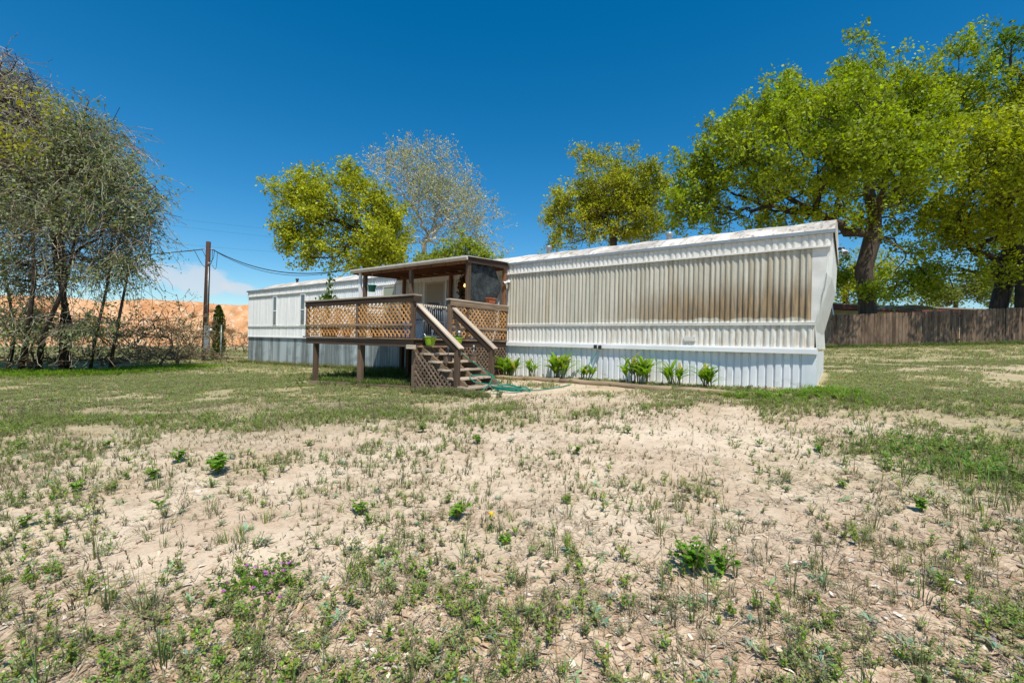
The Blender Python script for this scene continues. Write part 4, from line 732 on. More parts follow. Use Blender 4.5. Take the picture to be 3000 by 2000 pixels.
# ------------------------------------------------------------------ utility pole, cables, metal post
up = thing('utility_pole', 'brown wooden utility pole with electric meter boxes left of the home', 'utility pole', (-25, 8.9, .1)); pb_ = Vector((-25.0, 8.9, 0.0)); pt_ = Vector((-24.94, 8.93, 5.88))
MB().tube([pb_, pb_.lerp(pt_, .5), pt_], [.125, .115, .10], 14).build('pole', M_pole, up)
cdx = Vector((.805, .593, 0)); fr = Vector((.593, -.805, 0)); e0 = pb_+cdx*.12+fr*.06
MB().tube([e0+Vector((0, 0, 0)), e0+Vector((0, 0, .8))], .03, 8).tube([e0+Vector((0, 0, 1.9)), e0+Vector((.03, 0, 4.7))], .026, 8).build('conduit', M_greymetal, up)
MB().tube([e0+Vector((.03, 0, 4.7)), e0+Vector((.06, 0, 4.86)), e0+cdx*.1+Vector((.03, 0, 4.8))], [.035, .06, .05], 10).build('weatherhead', M_greymetal, up)
def obox(b, c, wx, wy, h): 
    b.bar(c, c+Vector((0, 0, h)), wx, wy, up=fr); return b
mb_ = obox(MB(), e0+cdx*.05+fr*.05+Vector((0, 0, 1.32)), .24, .12, .52).build('meter_box', M_greymetal, up, .01); MB().tube([e0+cdx*.17+fr*.05+Vector((0, 0, 1.62)), e0+cdx*.27+fr*.07+Vector((0, 0, 1.62))], .075, 14).build('meter', M_whitep, mb_)
obox(MB(), e0+cdx*.05+fr*.05+Vector((0, 0, .62)), .24, .12, .66).build('breaker_box', M_greymetal, up, .01)
MB().tube([pt_+Vector((0, 0, -.36))-cdx*.32, pt_+Vector((0, 0, -.36))-cdx*.08], .018, 8).tube([pt_+Vector((0, 0, -.36))+cdx*.08, pt_+Vector((0, 0, -.36))+cdx*.22], .03, 8).build('insulator', M_greymetal, up)
def sag(a, b_, s, n=24): a = Vector(a); b_ = Vector(b_); return [a.lerp(b_, i/n)-Vector((0, 0, 4*s*(i/n)*(1-i/n))) for i in range(n+1)]
def jump(a, b_, d_): a = Vector(a); b_ = Vector(b_); return spline([a, a.lerp(b_, .5)-Vector((0, 0, d_))+cdx*.06, b_], 8)
pR = pt_+Vector((0, 0, -.37))+cdx*.2; pL = pt_+Vector((0, 0, -.38))-cdx*.3; rend = Vector(atD(1012, 790, 19.6))
cb = MB().tube(sag(pR, rend, .55), .022, 6).tube(sag(pR, rend, .66), .012, 5).tube(jump(pR, e0+Vector((.06, 0, 4.8)), .25), .012, 5).tube(jump(pR+cdx*.25-Vector((0, 0, .1)), e0+cdx*.15+Vector((.06, 0, 4.75)), .5), .010, 5).tube(jump(pR+cdx*.1, pt_+cdx*.08-Vector((0, 0, 1.0)), .1), .012, 5).build('power_cable', M_black); tag(cb, 'black service cable sagging from the pole to the roof of the home', 'cable')
lend = Vector(atD(-300, 770, 24)); cb = MB().tube(sag(pL, lend, .25), .022, 6).tube(jump(pL-cdx*.4, e0-cdx*.1+Vector((0, 0, 4.6)), .2), .014, 5).tube(jump(pL, pt_-cdx*.1-Vector((0, 0, .8)), .1), .012, 5).build('power_cable', M_black); tag(cb, 'black service cable running left from the pole behind the vine-covered tree', 'cable')
for i, (a, b_, w_) in enumerate((((300, 610), (1150, 700), 'topmost'), ((300, 632), (1150, 722), 'middle'), ((300, 690), (1150, 755), 'lowest'))):
    o = MB().tube(sag(atD(*a, 70), atD(*b_, 70), .5), .009, 5).build('power_line', M_black); tag(o, f'thin distant power line above the utility pole, {w_} of the three', 'power line', 'distant power lines')
g = atD(646, 1064, 21.2); o = MB().tube([(g[0], g[1], gz(g[0], g[1])-.2), (g[0]+.01, g[1], gz(g[0], g[1])+1.75)], .028, 8).build('metal_post', M_greymetal); tag(o, 'thin grey metal post between the utility pole and the home', 'post')
g = atD(714, 1030, 24.2); wb = thing('wood_stump_post', 'short dark timber post leaning at the left end of the home', 'post', (float(g[0])-.3, float(g[1])+.6, 0.)); MB().bar((g[0]-.3, g[1]+.6, -.1), (g[0]-.27, g[1]+.6, 1.35), .22, .16, up=(0, 1, 0)).build('post', M_dark, wb); MB().tube([(g[0]-.1, g[1]+.55, .55), (g[0]-.1, g[1]+.5, .7), (g[0]+.05, g[1]+.5, .72)], .03, 7).build('tap', M_greymetal, wb)

# ------------------------------------------------------------------ privacy fence, neighbour's house, ladder
fa = np.array([-2.6, 28.05]); fb = np.array([15.5, 37.9]); fd = (fb-fa)/np.linalg.norm(fb-fa); fn = np.array([fd[1], -fd[0]])
fence = thing('privacy_fence', 'weathered brown wooden privacy fence of dog-eared boards', 'fence', (float(fa[0]), float(fa[1]), gz(*fa))); b = MB(); L = np.linalg.norm(fb-fa); s = 0; r_ = np.random.default_rng(61)
hgt = lambda s_: 1.74+min(max((s_-2)/8, 0), 1)*.10
while s < L:
    w_ = .145; p0 = fa+fd*s; p1 = fa+fd*(s+w_-.012); z0 = gz(*p0)-.02; h_ = hgt(s)+r_.normal(0, .012); off = fn*r_.uniform(-.006, .006); c_ = .03; tl = r_.normal(0, .006)
    ring = [(0, z0), (1, z0), (1, z0+h_-c_), (.78, z0+h_), (.22, z0+h_), (0, z0+h_-c_)]; vs = []
    for dpt in (0, .018):
        for u, z in ring: q = p0+(p1-p0)*u+off-fn*dpt+fd*tl*(z-z0); vs.append((q[0], q[1], z))
    g = random.uniform(0, 80); gs = [(v[2]+g, (i % 6)*.02+g, g*.3) for i, v in enumerate(vs)]
    b.add(vs, [(0, 1, 2, 3, 4, 5), (11, 10, 9, 8, 7, 6)]+[(i, 6+i, 6+(i+1) % 6, (i+1) % 6) for i in range(6)], gs); s += w_+(.012 if r_.random() < .06 else 0)
b.build('boards', M_fence, fence); b = MB()
for zz in (.3, 1.5):
    for k in range(8):
        s0, s1 = L*k/8, L*(k+1)/8; a = fa+fd*s0-fn*.05; c_ = fa+fd*s1-fn*.05; b.bar((a[0], a[1], gz(*a)+zz), (c_[0], c_[1], gz(*c_)+zz), .04, .09)
b.build('rail', M_fence, fence); 
for k in range(9): a = fa+fd*L*k/8-fn*.12; MB().box(a[0]-.045, a[0]+.045, a[1]-.045, a[1]+.045, gz(*a)-.2, gz(*a)+1.6).build('post', M_fence, fence)
hs_ = thing('neighbour_house', 'low tan house with a dark red fascia behind the wooden fence', 'house', (8, 42, 1.8)); A = np.array(atD(2330, 900, 33)[:2]); Bp = np.array(atD(3080, 880, 36)[:2]); dr_ = (Bp-A)/np.linalg.norm(Bp-A); nr_ = np.array([-dr_[1], dr_[0]]); Lh = np.linalg.norm(Bp-A); zt = 4.65
def hb(m, name, s0, s1, t0, t1, z0, z1, par=hs_): 
    vs = []
    for z in (z0, z1):
        for s_, t_ in ((s0, t0), (s1, t0), (s1, t1), (s0, t1)): q = A+dr_*s_+nr_*t_; vs.append((q[0], q[1], z))
    return MB().add(vs, [(3, 2, 1, 0), (4, 5, 6, 7), (0, 1, 5, 4), (1, 2, 6, 5), (2, 3, 7, 6), (3, 0, 4, 7)]).build(name, m, par)
M_tan = plain('tan_stucco', srgb(206, 186, 140), .9, 0, .12, 1.5); M_red = plain('dark_red_paint', srgb(112, 60, 54), .7)
hb(M_tan, 'wall', 0, Lh, 0, 7, 1.2, zt-.35); hb(M_red, 'fascia', -.5, Lh+.5, -.55, -.51, zt-.36, zt-.04); rf = hb(plain('pale_roof', srgb(150, 140, 128), .8), 'roof', -.55, Lh+.55, -.6, 7.5, zt-.03, zt+.06); hb(M_greymetal, 'roof_pipe', 7.4, 7.47, 1.0, 1.07, zt+.06, zt+.45, rf)
for s_ in (9.5, 13): f_ = hb(M_whitet, 'window', s_, s_+1.3, -.04, -.005, zt-1.5, zt-.5); hb(M_glass, 'pane', s_+.07, s_+1.23, -.05, -.042, zt-1.43, zt-.57, f_)
sh = thing('metal_sheet_roof', 'low grey metal roof just showing above the fence beside the oak trunk', 'shed', (float(atD(2680, 905, 29)[0]), float(atD(2680, 905, 29)[1]), 1.5)); c_ = atD(2680, 903, 29.5); b = MB(); vs = []
for u in np.linspace(-1, 1, 21): q = c_+CR*u*1.5; vs += [(q[0], q[1], c_[2]+.22-.2*u*u), (q[0]+nr_[0]*2, q[1]+nr_[1]*2, c_[2]+.22-.2*u*u)]
b.add(vs, [(2*i, 2*i+2, 2*i+3, 2*i+1) for i in range(20)]); o = b.build('roof', M_galv, sh); o.modifiers.new('t', 'SOLIDIFY').thickness = .02
b = MB()
for u in (-1.3, 1.3): q = c_+CR*u+nr_.tolist()[0]*np.array([0, 0, 0]); b.box(q[0]-.05, q[0]+.05, q[1]+.2, q[1]+.3, 1.2, c_[2])
b.build('post', M_greymetal, sh)
ld = thing('ladder', 'aluminium ladder sticking up behind the left end of the fence', 'ladder', tuple(float(v) for v in atD(2425, 960, 26)[:2])+(1.4,)); M_alu = plain('aluminium', srgb(220, 222, 224), .35, .3, .06)
la, lb_ = Vector(atD(2428, 985, 25.4)), Vector(atD(2418, 873, 26.0)); ra, rb = Vector(atD(2452, 985, 25.4)), Vector(atD(2434, 872, 26.0))
for p_, q_ in ((la, lb_), (ra, rb)): MB().bar(p_, q_, .03, .06).build('rail', M_alu, ld)
b = MB()
for k in range(9): u = .06+k*.11; b.tube([la.lerp(lb_, u), ra.lerp(rb, u)], .016, 6)
b.build('rungs', M_alu, ld)

# ------------------------------------------------------------------ ground cover (nobody could count it): built as a few stuff meshes
class Proto:
    def __init__(s): s.V = []; s.F = []; s.T = []
    def quad(s, q, c): k = len(s.V); s.V += list(q); s.F.append((k, k+1, k+2, k+3)); s.T += [c]*4
    def done(s): return np.array(s.V, np.float32), np.array(s.F), np.array(s.T, np.float32)
def leafq(pr, p, az, el, L, w, c):
    d = np.array([math.cos(az)*math.cos(el), math.sin(az)*math.cos(el), math.sin(el)]); sd_ = np.array([-math.sin(az), math.cos(az), 0]); pr.quad([p, p+d*L*.45+sd_*w/2, p+d*L, p+d*L*.45-sd_*w/2], c)
def blade(pr, p, az, h, lean, w, c, n=3):
    sd_ = np.array([-math.sin(az), math.cos(az), 0])*w/2; pts = [p+np.array([math.cos(az)*lean*(i/n)**1.8, math.sin(az)*lean*(i/n)**1.8, h*(i/n)*(1-.18*(i/n))]) for i in range(n+1)]
    for i in range(n):
        w0, w1 = 1-.85*(i/n)**1.5, 1-.85*((i+1)/n)**1.5; k = .75+.35*(i/n); pr.quad([pts[i]-sd_*w0, pts[i]+sd_*w0, pts[i+1]+sd_*w1, pts[i+1]-sd_*w1], tuple(x*k for x in c))
def p_forb(r_, h, stems, c, leafL, dens=11, spread=.5):
    pr = Proto()
    for s_ in range(stems):
        a = r_.uniform(0, 6.28); ln = h*spread*r_.uniform(.2, 1); hh = h*r_.uniform(.55, 1); end = np.array([math.cos(a)*ln, math.sin(a)*ln, hh]); b0 = np.array([math.cos(a)*h*.06, math.sin(a)*h*.06, 0]); blade(pr, b0, a, hh, ln, .0045, (.16, .15, .08), 2)
        for k in range(dens):
            u = r_.uniform(.15, 1); p = b0+(end-b0)*np.array([u**1.8, u**1.8, u*(1-.18*u)]); leafq(pr, p, r_.uniform(0, 6.28), r_.uniform(-.1, 1.0), leafL*r_.uniform(.6, 1.2)*(1.15-.5*u), leafL*.42, tuple(x*r_.uniform(.7, 1.3) for x in c))
    return pr.done()
def p_grass(r_, h, n, c, w=.0045, sp_=.03, seed_head=False):
    pr = Proto()
    for k in range(n):
        a = r_.uniform(0, 6.28); q = np.array([math.cos(a), math.sin(a), 0])*sp_*math.sqrt(r_.random()); dry = r_.random() < .22; cc_ = (.34, .28, .16) if dry else tuple(x*r_.uniform(.7, 1.3) for x in c); hh = h*r_.uniform(.45, 1); blade(pr, q, a+r_.normal(0, .6), hh, h*r_.uniform(.1, .6), w, cc_)
    if seed_head:
        for k in range(3): a = r_.uniform(0, 6.28); hh = h*r_.uniform(1.2, 1.7); ln = h*.3*r_.random(); blade(pr, np.zeros(3), a, hh, ln, .003, (.22, .22, .10)); tip = np.array([math.cos(a)*ln, math.sin(a)*ln, hh*.82]); [leafq(pr, tip-np.array([0, 0, .007*i]), r_.uniform(0, 6.28), 1.1, .02, .006, (.24, .20, .11)) for i in range(8)]
    return pr.done()
def p_rosette(r_, R_, n, c):
    pr = Proto()
    for k in range(n):
        a = r_.uniform(0, 6.28); el = r_.uniform(.15, 1.1); L = R_*r_.uniform(.6, 1.1); m_ = np.array([math.cos(a)*math.cos(el), math.sin(a)*math.cos(el), math.sin(el)])*L*.55; cc_ = tuple(x*r_.uniform(.75, 1.25) for x in c); sd_ = np.array([-math.sin(a), math.cos(a), 0])*L*.11; e = m_+np.array([math.cos(a), math.sin(a), -.05])*L*.5; pr.quad([np.zeros(3)-sd_*.4, np.zeros(3)+sd_*.4, m_+sd_, m_-sd_], cc_); pr.quad([m_-sd_, m_+sd_, e+sd_*.2, e-sd_*.2], cc_)
    return pr.done()
def p_mat(r_, R_, n, c, L=.02):
    pr = Proto()
    for k in range(n): q = r_.normal(size=2)*R_*.5; leafq(pr, np.array([q[0], q[1], r_.uniform(.01, .05)]), r_.uniform(0, 6.28), r_.uniform(-.2, .5), L*r_.uniform(.7, 1.3), L*.7, tuple(x*r_.uniform(.7, 1.3) for x in c))
    return pr.done()
def p_straw(r_, R_, n):
    pr = Proto()
    for k in range(n):
        q = r_.normal(size=2)*R_; a = r_.uniform(0, 6.28); L = r_.uniform(.03, .12); z = r_.uniform(.002, .02); d = np.array([math.cos(a), math.sin(a), r_.uniform(-.1, .15)])*L; s_ = np.array([-math.sin(a), math.cos(a), 0])*.0016; p = np.array([q[0], q[1], z]); c = np.array([.42, .34, .23])*r_.uniform(.55, 1.2); pr.quad([p-s_, p+s_, p+d+s_, p+d-s_], tuple(c))
    return pr.done()
def p_deadleaf(r_, L, lobed):
    pr = Proto(); c = np.array([(.48, .33, .21), (.58, .45, .32), (.30, .20, .13), (.64, .56, .46), (.46, .30, .18)][r_.integers(5)])*r_.uniform(.85, 1.15); n = 7; rows = []; curl = r_.uniform(-.5, .9); cup = r_.uniform(-.1, .5)
    for i in range(n):
        u = i/(n-1); w = L*.21*math.sin(math.pi*min(.96, .06+u*.92))**.6*(1+(.38*math.sin(u*19) if lobed else .04*math.sin(u*12))); z = .004+abs(curl)*L*.25*math.sin(u*2.5) if curl > 0 else .004+abs(curl)*L*.3*u*u; rows.append([np.array([u*L-L/2, -w, z+cup*w]), np.array([u*L-L/2, 0, z]), np.array([u*L-L/2, w, z+cup*w])])
    for i in range(n-1):
        for k in (0, 1): pr.quad([rows[i][k], rows[i][k+1], rows[i+1][k+1], rows[i+1][k]], tuple(c*(1.05 if k else .9)))
    return pr.done()
def scatter(name, label, protos, xy, scale, m, r_, tilt=.12, kind='stuff', tintv=.2, hue=None):
    VV = []; FF = []; TT = []; nb = 0; z = ground(xy[:, 0], xy[:, 1]); which = r_.integers(0, len(protos), len(xy))
    for k, (V, F, T) in enumerate(protos):
        i = np.where(which == k)[0]
        if len(i) == 0: continue
        a = r_.uniform(0, 2*np.pi, len(i)); c, s = np.cos(a), np.sin(a); tx, ty = r_.normal(0, tilt, (2, len(i))); sc = scale[i] if np.ndim(scale) else np.full(len(i), scale)
        X = V[None, :, 0]*c[:, None]-V[None, :, 1]*s[:, None]; Y = V[None, :, 0]*s[:, None]+V[None, :, 1]*c[:, None]; Z = np.broadcast_to(V[None, :, 2], X.shape)
        W = np.stack([X+Z*tx[:, None], Y+Z*ty[:, None], Z+(X*tx[:, None]+Y*ty[:, None])*(.5 if tilt > .2 else 0)], 2)*sc[:, None, None]+np.stack([xy[i, 0], xy[i, 1], z[i]], 1)[:, None]
        VV.append(W.reshape(-1, 3)); FF.append((F[None]+(np.arange(len(i))*len(V))[:, None, None]).reshape(-1, 4)+nb); nb += len(i)*len(V); tv = r_.uniform(1-tintv, 1+tintv, (len(i), 1, 1)); tt = T[None]*tv
        if hue is not None: tt = tt*hue[i][:, None, :]
        TT.append(tt.reshape(-1, 3))
    o = np_mesh(name, np.concatenate(VV), np.concatenate(FF), m, None, np.concatenate(TT)); return tag(o, label, None, None, kind)
def wedge(n, r0, r1, r_):               # points over the yard between two distances, a few metres wider than the photograph on each side
    rs = max(.4, r0-1.0) if r0 < 2 else r0; area = 1.15*(r1*r1-rs*rs)+4.8*(r1-rs); n = int(n/(1.22*(r1*r1-r0*r0))*area)
    dep = np.linspace(rs, r1, 2000); w = 1.15*dep+2.4; cdf = np.cumsum(w); dep = np.interp(r_.random(n), cdf/cdf[-1], dep); lat = r_.uniform(-1, 1, n)*(1.15*dep+2.4)
    return _d0[:2][None]*dep[:, None]+_r0[:2][None]*lat[:, None]
def free(P):      # not inside the home, the stairs or under boards
    x, y = P[:, 0], P[:, 1]; home_ = (x > XL-.1) & (x < -.35) & (y > D0-.06) & (y < D0+4.4); st_ = (x > -7.72) & (x < -6.05) & (y > 6.82) & (y < 8.15); return ~(home_ | st_)
r_ = np.random.default_rng(71)
def pick(P, dens, clump=.9, cut=.0, s=1.3):
    P = P[free(P)]; c_ = survey(P[:, 0], P[:, 1], _C); n_ = fbm(P[:, 0], P[:, 1], s, 4); n2_ = fbm(P[:, 0]+31, P[:, 1]+7, .35, 2); pr_ = np.clip(c_*(1+.5*(n2_-.5)*2), 0, 1)*np.clip((n_-.5)*6*clump+.5+(c_-.45)*1.2, 0.03, 1.6)*dens; return P[r_.random(len(P)) < pr_]
SAGE = (.31, .36, .13); GRN = (.26, .36, .06); SIL = (.38, .44, .30); DRY = (.26, .22, .13)
forbs = [p_forb(r_, .10, r_.integers(3, 6), SAGE, .019, 13, .85) for _ in range(5)]+[p_forb(r_, .075, r_.integers(4, 8), (.26, .27, .12), .015, 12, 1.1) for _ in range(4)]+[p_forb(r_, .12, 4, GRN, .026, 9, .5) for _ in range(3)]
grs = [p_grass(r_, .12, 15, GRN) for _ in range(3)]+[p_grass(r_, .10, 14, (.19, .22, .10)) for _ in range(3)]+[p_grass(r_, .13, 9, (.17, .20, .09), seed_head=True) for _ in range(3)]
far = [p_grass(r_, .07, 9, (.30, .36, .09), .010, .07) for _ in range(3)]+[p_forb(r_, .07, 3, SAGE, .030, 6, .9) for _ in range(4)]+[p_grass(r_, .06, 9, (.38, .33, .22), .009, .08) for _ in range(4)]
P = pick(wedge(30000, 1.4, 7.5, r_), .85); scatter('weeds', 'small grey-green weeds scattered over the sandy yard', forbs, P, r_.uniform(.55, 1.25, len(P)), M_weed, r_)
P = pick(wedge(10000, 1.4, 7.5, r_), .45, 1.2, s=.9); scatter('grass_tufts', 'thin grass tufts among the weeds in the near yard', grs, P, r_.uniform(.5, 1.2, len(P)), M_weed, r_)
P = pick(wedge(80000, 7.3, 15, r_), .9); scatter('grass', 'patchy green and dry grass across the middle of the yard', far, P, r_.uniform(.7, 1.35, len(P)), M_weed, r_)
P = pick(wedge(60000, 15, 34, r_), .9); scatter('far_grass', 'grass in front of the fence, the bank and the vine-covered tree', far, P, r_.uniform(1.0, 2.0, len(P)), M_weed, r_)
tiny = [p_forb(r_, .045, r_.integers(2, 4), (.20, .20, .09), .011, 6, .9) for _ in range(4)]+[p_forb(r_, .05, 3, SAGE, .014, 6, .9) for _ in range(4)]+[p_straw(r_, .05, 7) for _ in range(2)]
P = wedge(26000, 1.4, 9, r_); q = .22+.8*np.clip((fbm(P[:, 0]+5, P[:, 1], 1.1, 4)-.42)*4, 0, 1); P = P[(r_.random(len(P)) < q) & free(P)]; scatter('sprigs', 'tiny sprigs and dry bits dotting the bare sand', tiny, P, r_.uniform(.5, 1.3, len(P)), M_weed, r_)
big = [p_forb(r_, .19, 11, SAGE, .026, 16, .75) for _ in range(3)]+[p_forb(r_, .15, 12, (.25, .35, .09), .026, 15, .9) for _ in range(2)]+[p_grass(r_, .17, 26, (.26, .34, .09), .005, .04, True) for _ in range(3)]
P = pick(wedge(1500, 1.7, 9, r_), .30, 1.6, s=.7); scatter('weed_clumps', 'taller grey-green weed and grass clumps in the near yard', big, P, r_.uniform(.45, 1.0, len(P)), M_weed, r_)
def p_clod(r_):
    pr = Proto(); v = np.array([(x, y, z) for z in (-.3, .55) for y in (-1, 1) for x in (-1, 1)], float)*r_.uniform(.6, 1.1, (8, 3)); v[4:, :2] *= .6; c = np.array([.42, .34, .25])*r_.uniform(.7, 1.1)
    for f in ((4, 5, 7, 6), (0, 1, 5, 4), (2, 6, 7, 3), (0, 4, 6, 2), (1, 3, 7, 5)): pr.quad([v[i] for i in f], tuple(c))
    return pr.done()
P = wedge(2200, 1.4, 8, r_); q = np.clip((fbm(P[:, 0]+3, P[:, 1]+8, 1.6, 3)-.4)*5, .05, 1); P = P[(r_.random(len(P)) < q) & free(P)]; scatter('soil_crumbs', 'small crumbs of sandy soil', [p_clod(r_) for _ in range(6)], P, .004+.010*r_.random(len(P))**3, M_litter, r_, .1)
stalk = [p_grass(r_, .20, 12, (.24, .31, .10), .0045, .03, True) for _ in range(3)]; P = wedge(70, 1.5, 4.2, r_); scatter('seed_grass', 'tall grass stalks with seed heads close to the camera', stalk, P[free(P)], r_.uniform(.7, 1.3, len(P)), M_weed, r_)
ros = [p_rosette(r_, .07, r_.integers(9, 16), SIL) for _ in range(4)]; P = wedge(1500, 1.4, 6, r_); l_v = survey(P[:, 0], P[:, 1], _L); P = P[(r_.random(len(P)) < .12+l_v*.4) & free(P)]; scatter('cudweed', 'silvery felted weeds low among the dead leaves', ros, P, r_.uniform(.5, 1.15, len(P)), M_weed, r_, .25)
mats = [p_mat(r_, .10, 60, (.16, .25, .03)) for _ in range(3)]; P = pick(wedge(700, 1.5, 9, r_), .35, 1.5); scatter('clover', 'bright green low clover patches', mats, P, r_.uniform(.4, 1.2, len(P)), M_weed, r_)
straw = [p_straw(r_, .10, 26) for _ in range(5)]; P = wedge(5200, 1.3, 9, r_); q = survey(P[:, 0], P[:, 1], _L)*.9+survey(P[:, 0], P[:, 1], _C)*.45+.05; P = P[(r_.random(len(P)) < q) & free(P)]; scatter('straw', 'dry straw bits lying on the sand', straw, P, r_.uniform(.6, 1.2, len(P)), M_litter, r_, .05)
dl = [p_deadleaf(r_, r_.uniform(.035, .075), i % 3 == 0) for i in range(16)]; P = wedge(30000, 1.3, 7, r_); q = survey(P[:, 0], P[:, 1], _L)*np.clip(fbm(P[:, 0], P[:, 1], 1.7, 3)*2-.25, .1, 1.2)+.015; P = P[r_.random(len(P)) < q*.85]; scatter('leaf_litter', 'dead brown oak leaves littering the near ground', dl, P, r_.uniform(.5, 1.1, len(P)), M_litter, r_, .3)
P = np.c_[r_.uniform(-7.4, -.9, 900), r_.uniform(9.35, 10.1, 900)]; scatter('bed_mulch', 'brown mulch and dead leaves in the plant bed', dl, P, r_.uniform(.4, .8, len(P)), M_litter, r_, .3)
# lush strips: beneath the vine tree, along the fence, under the deck, along the metal skirting, right edge
def strip(n, pts, width, hh, seed, label, c=(.10, .19, .025), name='tall_grass', w=.012):
    r2 = np.random.default_rng(seed); pts = np.array(pts, float); k = r2.integers(0, len(pts)-1, n); u = r2.random((n, 1)); P = pts[k]*(1-u)+pts[k+1]*u; P = P+r2.normal(size=(n, 2))*width; P = P[free(P)]
    pr = [p_grass(r2, hh, 10, c, w, .08) for _ in range(3)]+[p_forb(r2, hh*.8, 4, c, .05, 8, .7) for _ in range(3)]; return scatter(name, label, pr, P, r2.uniform(.5, 1.2, len(P)), M_weed, r2)
og = lambda *a: on_ground(*a)[:2]
strip(2600, [og(-200, 1100), og(200, 1098), og(400, 1090), og(600, 1075)], .55, .22, 81, 'lush green grass in the shade under the vine-covered tree', (.20, .34, .02))
strip(1500, [fa+fn*.25, fb+fn*.25], .22, .34, 82, 'tall weeds along the foot of the wooden fence', (.12, .20, .04))
strip(1500, [(-11.6, 7.1), (-8.0, 7.1)], .14, .24, 83, 'green weeds growing at the front edge under the porch', (.12, .22, .03)); strip(1700, [(-12.5, 8.4), (-8, 8.4)], .8, .26, 84, 'shaded weeds under the porch deck', (.09, .17, .02))
strip(1100, [(-23.5, 9.9), (-8, 9.9)], .14, .26, 85, 'weeds along the foot of the metal skirting', (.17, .20, .06)); strip(240, [og(2650, 1330), og(2800, 1350), og(3000, 1390)], .5, .22, 86, 'long bright green grass at the right edge of the yard', (.20, .32, .06), w=.007)
strip(520, [og(2150, 1165), og(2330, 1160), og(2440, 1150), og(2520, 1180)], .2, .15, 87, 'green ground cover at the right corner of the home', (.20, .32, .04)); strip(500, [og(1240, 1150), og(1420, 1165)], .16, .18, 88, 'weeds around the foot of the porch stairs', (.20, .23, .08), w=.006); strip(420, [(-7.4, 9.55), (-1, 9.5)], .18, .12, 89, 'small weeds in the plant bed', (.16, .20, .07), w=.006)
# single plants one can point at
def weed_plant(px, py, h, label, seed, c=(.17, .32, .03), stems=6, lw=.35, name='leafy_weed'):
    r2 = np.random.default_rng(seed); p = on_ground(px, py); z0 = gz(p[0], p[1]); th = thing(name, label, 'weed', (float(p[0]), float(p[1]), z0), 'broad-leaved weeds in the yard'); VV = []; FF = []; TT = []; nb = 0; b = MB()
    for s_ in range(stems):
        a = r2.uniform(0, 6.28); ln = h*r2.uniform(.2, .8); hh = h*r2.uniform(.5, 1); e = np.array([math.cos(a)*ln, math.sin(a)*ln, hh]); B = np.array([p[0], p[1], z0]); b.tube([B, B+e*np.array([.35, .35, .6]), B+e], [.005, .004, .003], 5)
        for k in range(7):
            u = r2.uniform(.4, 1.0); q = B+e*np.array([u*u, u*u, u]); az = r2.uniform(0, 6.28); L = h*lw*r2.uniform(.7, 1.2); el = r2.uniform(-.2, .6); d = np.array([math.cos(az)*math.cos(el), math.sin(az)*math.cos(el), math.sin(el)]); sd_ = np.array([-math.sin(az), math.cos(az), 0]); w = L*.42; mid = q+d*L*.5-np.array([0, 0, L*.06]); tip = q+d*L-np.array([0, 0, L*.22]); q1 = q+d*L*.22
            VV += [q, q1+sd_*w*.85+np.array([0, 0, L*.06]), q1, q1-sd_*w*.85+np.array([0, 0, L*.06]), mid+sd_*w*.9+np.array([0, 0, L*.05]), mid, mid-sd_*w*.9+np.array([0, 0, L*.05]), tip]
            FF += [(nb, nb+1, nb+2, nb), (nb, nb+2, nb+3, nb), (nb+1, nb+4, nb+5, nb+2), (nb+2, nb+5, nb+6, nb+3), (nb+4, nb+7, nb+5, nb+4), (nb+5, nb+7, nb+6, nb+5)]; nb += 8; g = r2.uniform(.75, 1.3); TT += [tuple(x*g for x in c)]*8
    me = bpy.data.meshes.new('leaves'); me.from_pydata([Vector(v)-th.location for v in VV], [], [tuple(dict.fromkeys(f)) for f in FF]); a_ = me.color_attributes.new('tint', 'FLOAT_COLOR', 'POINT'); a_.data.foreach_set('color', np.c_[np.array(TT), np.ones(len(TT))].astype(np.float32).ravel()); me.materials.append(M_leaf); o = bpy.data.objects.new('leaves', me); col.objects.link(o); o.parent = th
    b.build('stems', M_stem, th); return th
M_stem = plain('weed_stem', srgb(120, 122, 70), .8)
WP = [(640, 1390, .20, 'largest leafy weed on the sand left of the middle, with drooping heart-shaped leaves', 14), (525, 1355, .15, 'spreading bright weed behind the largest leafy weed at left', 8), (310, 1315, .12, 'bright green weed standing alone on the left sand', 6), (50, 1320, .10, 'low dark weed close to the left edge of the yard', 7), (450, 1405, .16, 'upright weed just left of the largest leafy weed', 6), (905, 1308, .09, 'small weed on the sand below the porch', 5), (370, 1405, .09, 'tiny bright weed among grey weeds at left', 4),
    (1240, 1268, .13, 'tall weed standing on the sand in front of the stairs', 6), (1400, 1300, .13, 'bushy weed in the green patch in front of the hose', 7), (1690, 1228, .10, 'leafy weed on the sand in front of the wall plants', 7), (1690, 1330, .10, 'leafy weed in the middle of the bare sand', 7), (1055, 1510, .12, 'leafy weed beside a dark twig in the foreground', 6), (1340, 1520, .13, 'bright leafy weed near the yellow flower', 9), (1660, 1478, .08, 'small pointed weed in the middle foreground sand', 6),
    (225, 1442, .10, 'round flat weed in the left foreground sand', 9), (470, 1495, .09, 'three-leaved weed in the left foreground', 4), (70, 1545, .09, 'broad-leaved weed close to the left edge in the foreground', 5), (170, 1535, .08, 'pair of broad leaves right of the weed at the left edge', 4), (105, 1700, .06, 'flat heart-leaved weed at the lower left', 4), (1840, 1270, .10, 'low weed beside the pale rut in the right-hand sand', 6), (2400, 1325, .12, 'large-leaved weed in the grass right of the sand', 5), (2470, 1430, .08, 'bent weed in the litter at right', 5), (2700, 1500, .12, 'pale large-leaved weed in the right foreground', 6), (1485, 1600, .10, 'narrow leafy weed below the yellow flower', 4)]
for i, (px, py, h, lab, st) in enumerate(WP): weed_plant(px, py, h, lab, 100+i, stems=st)
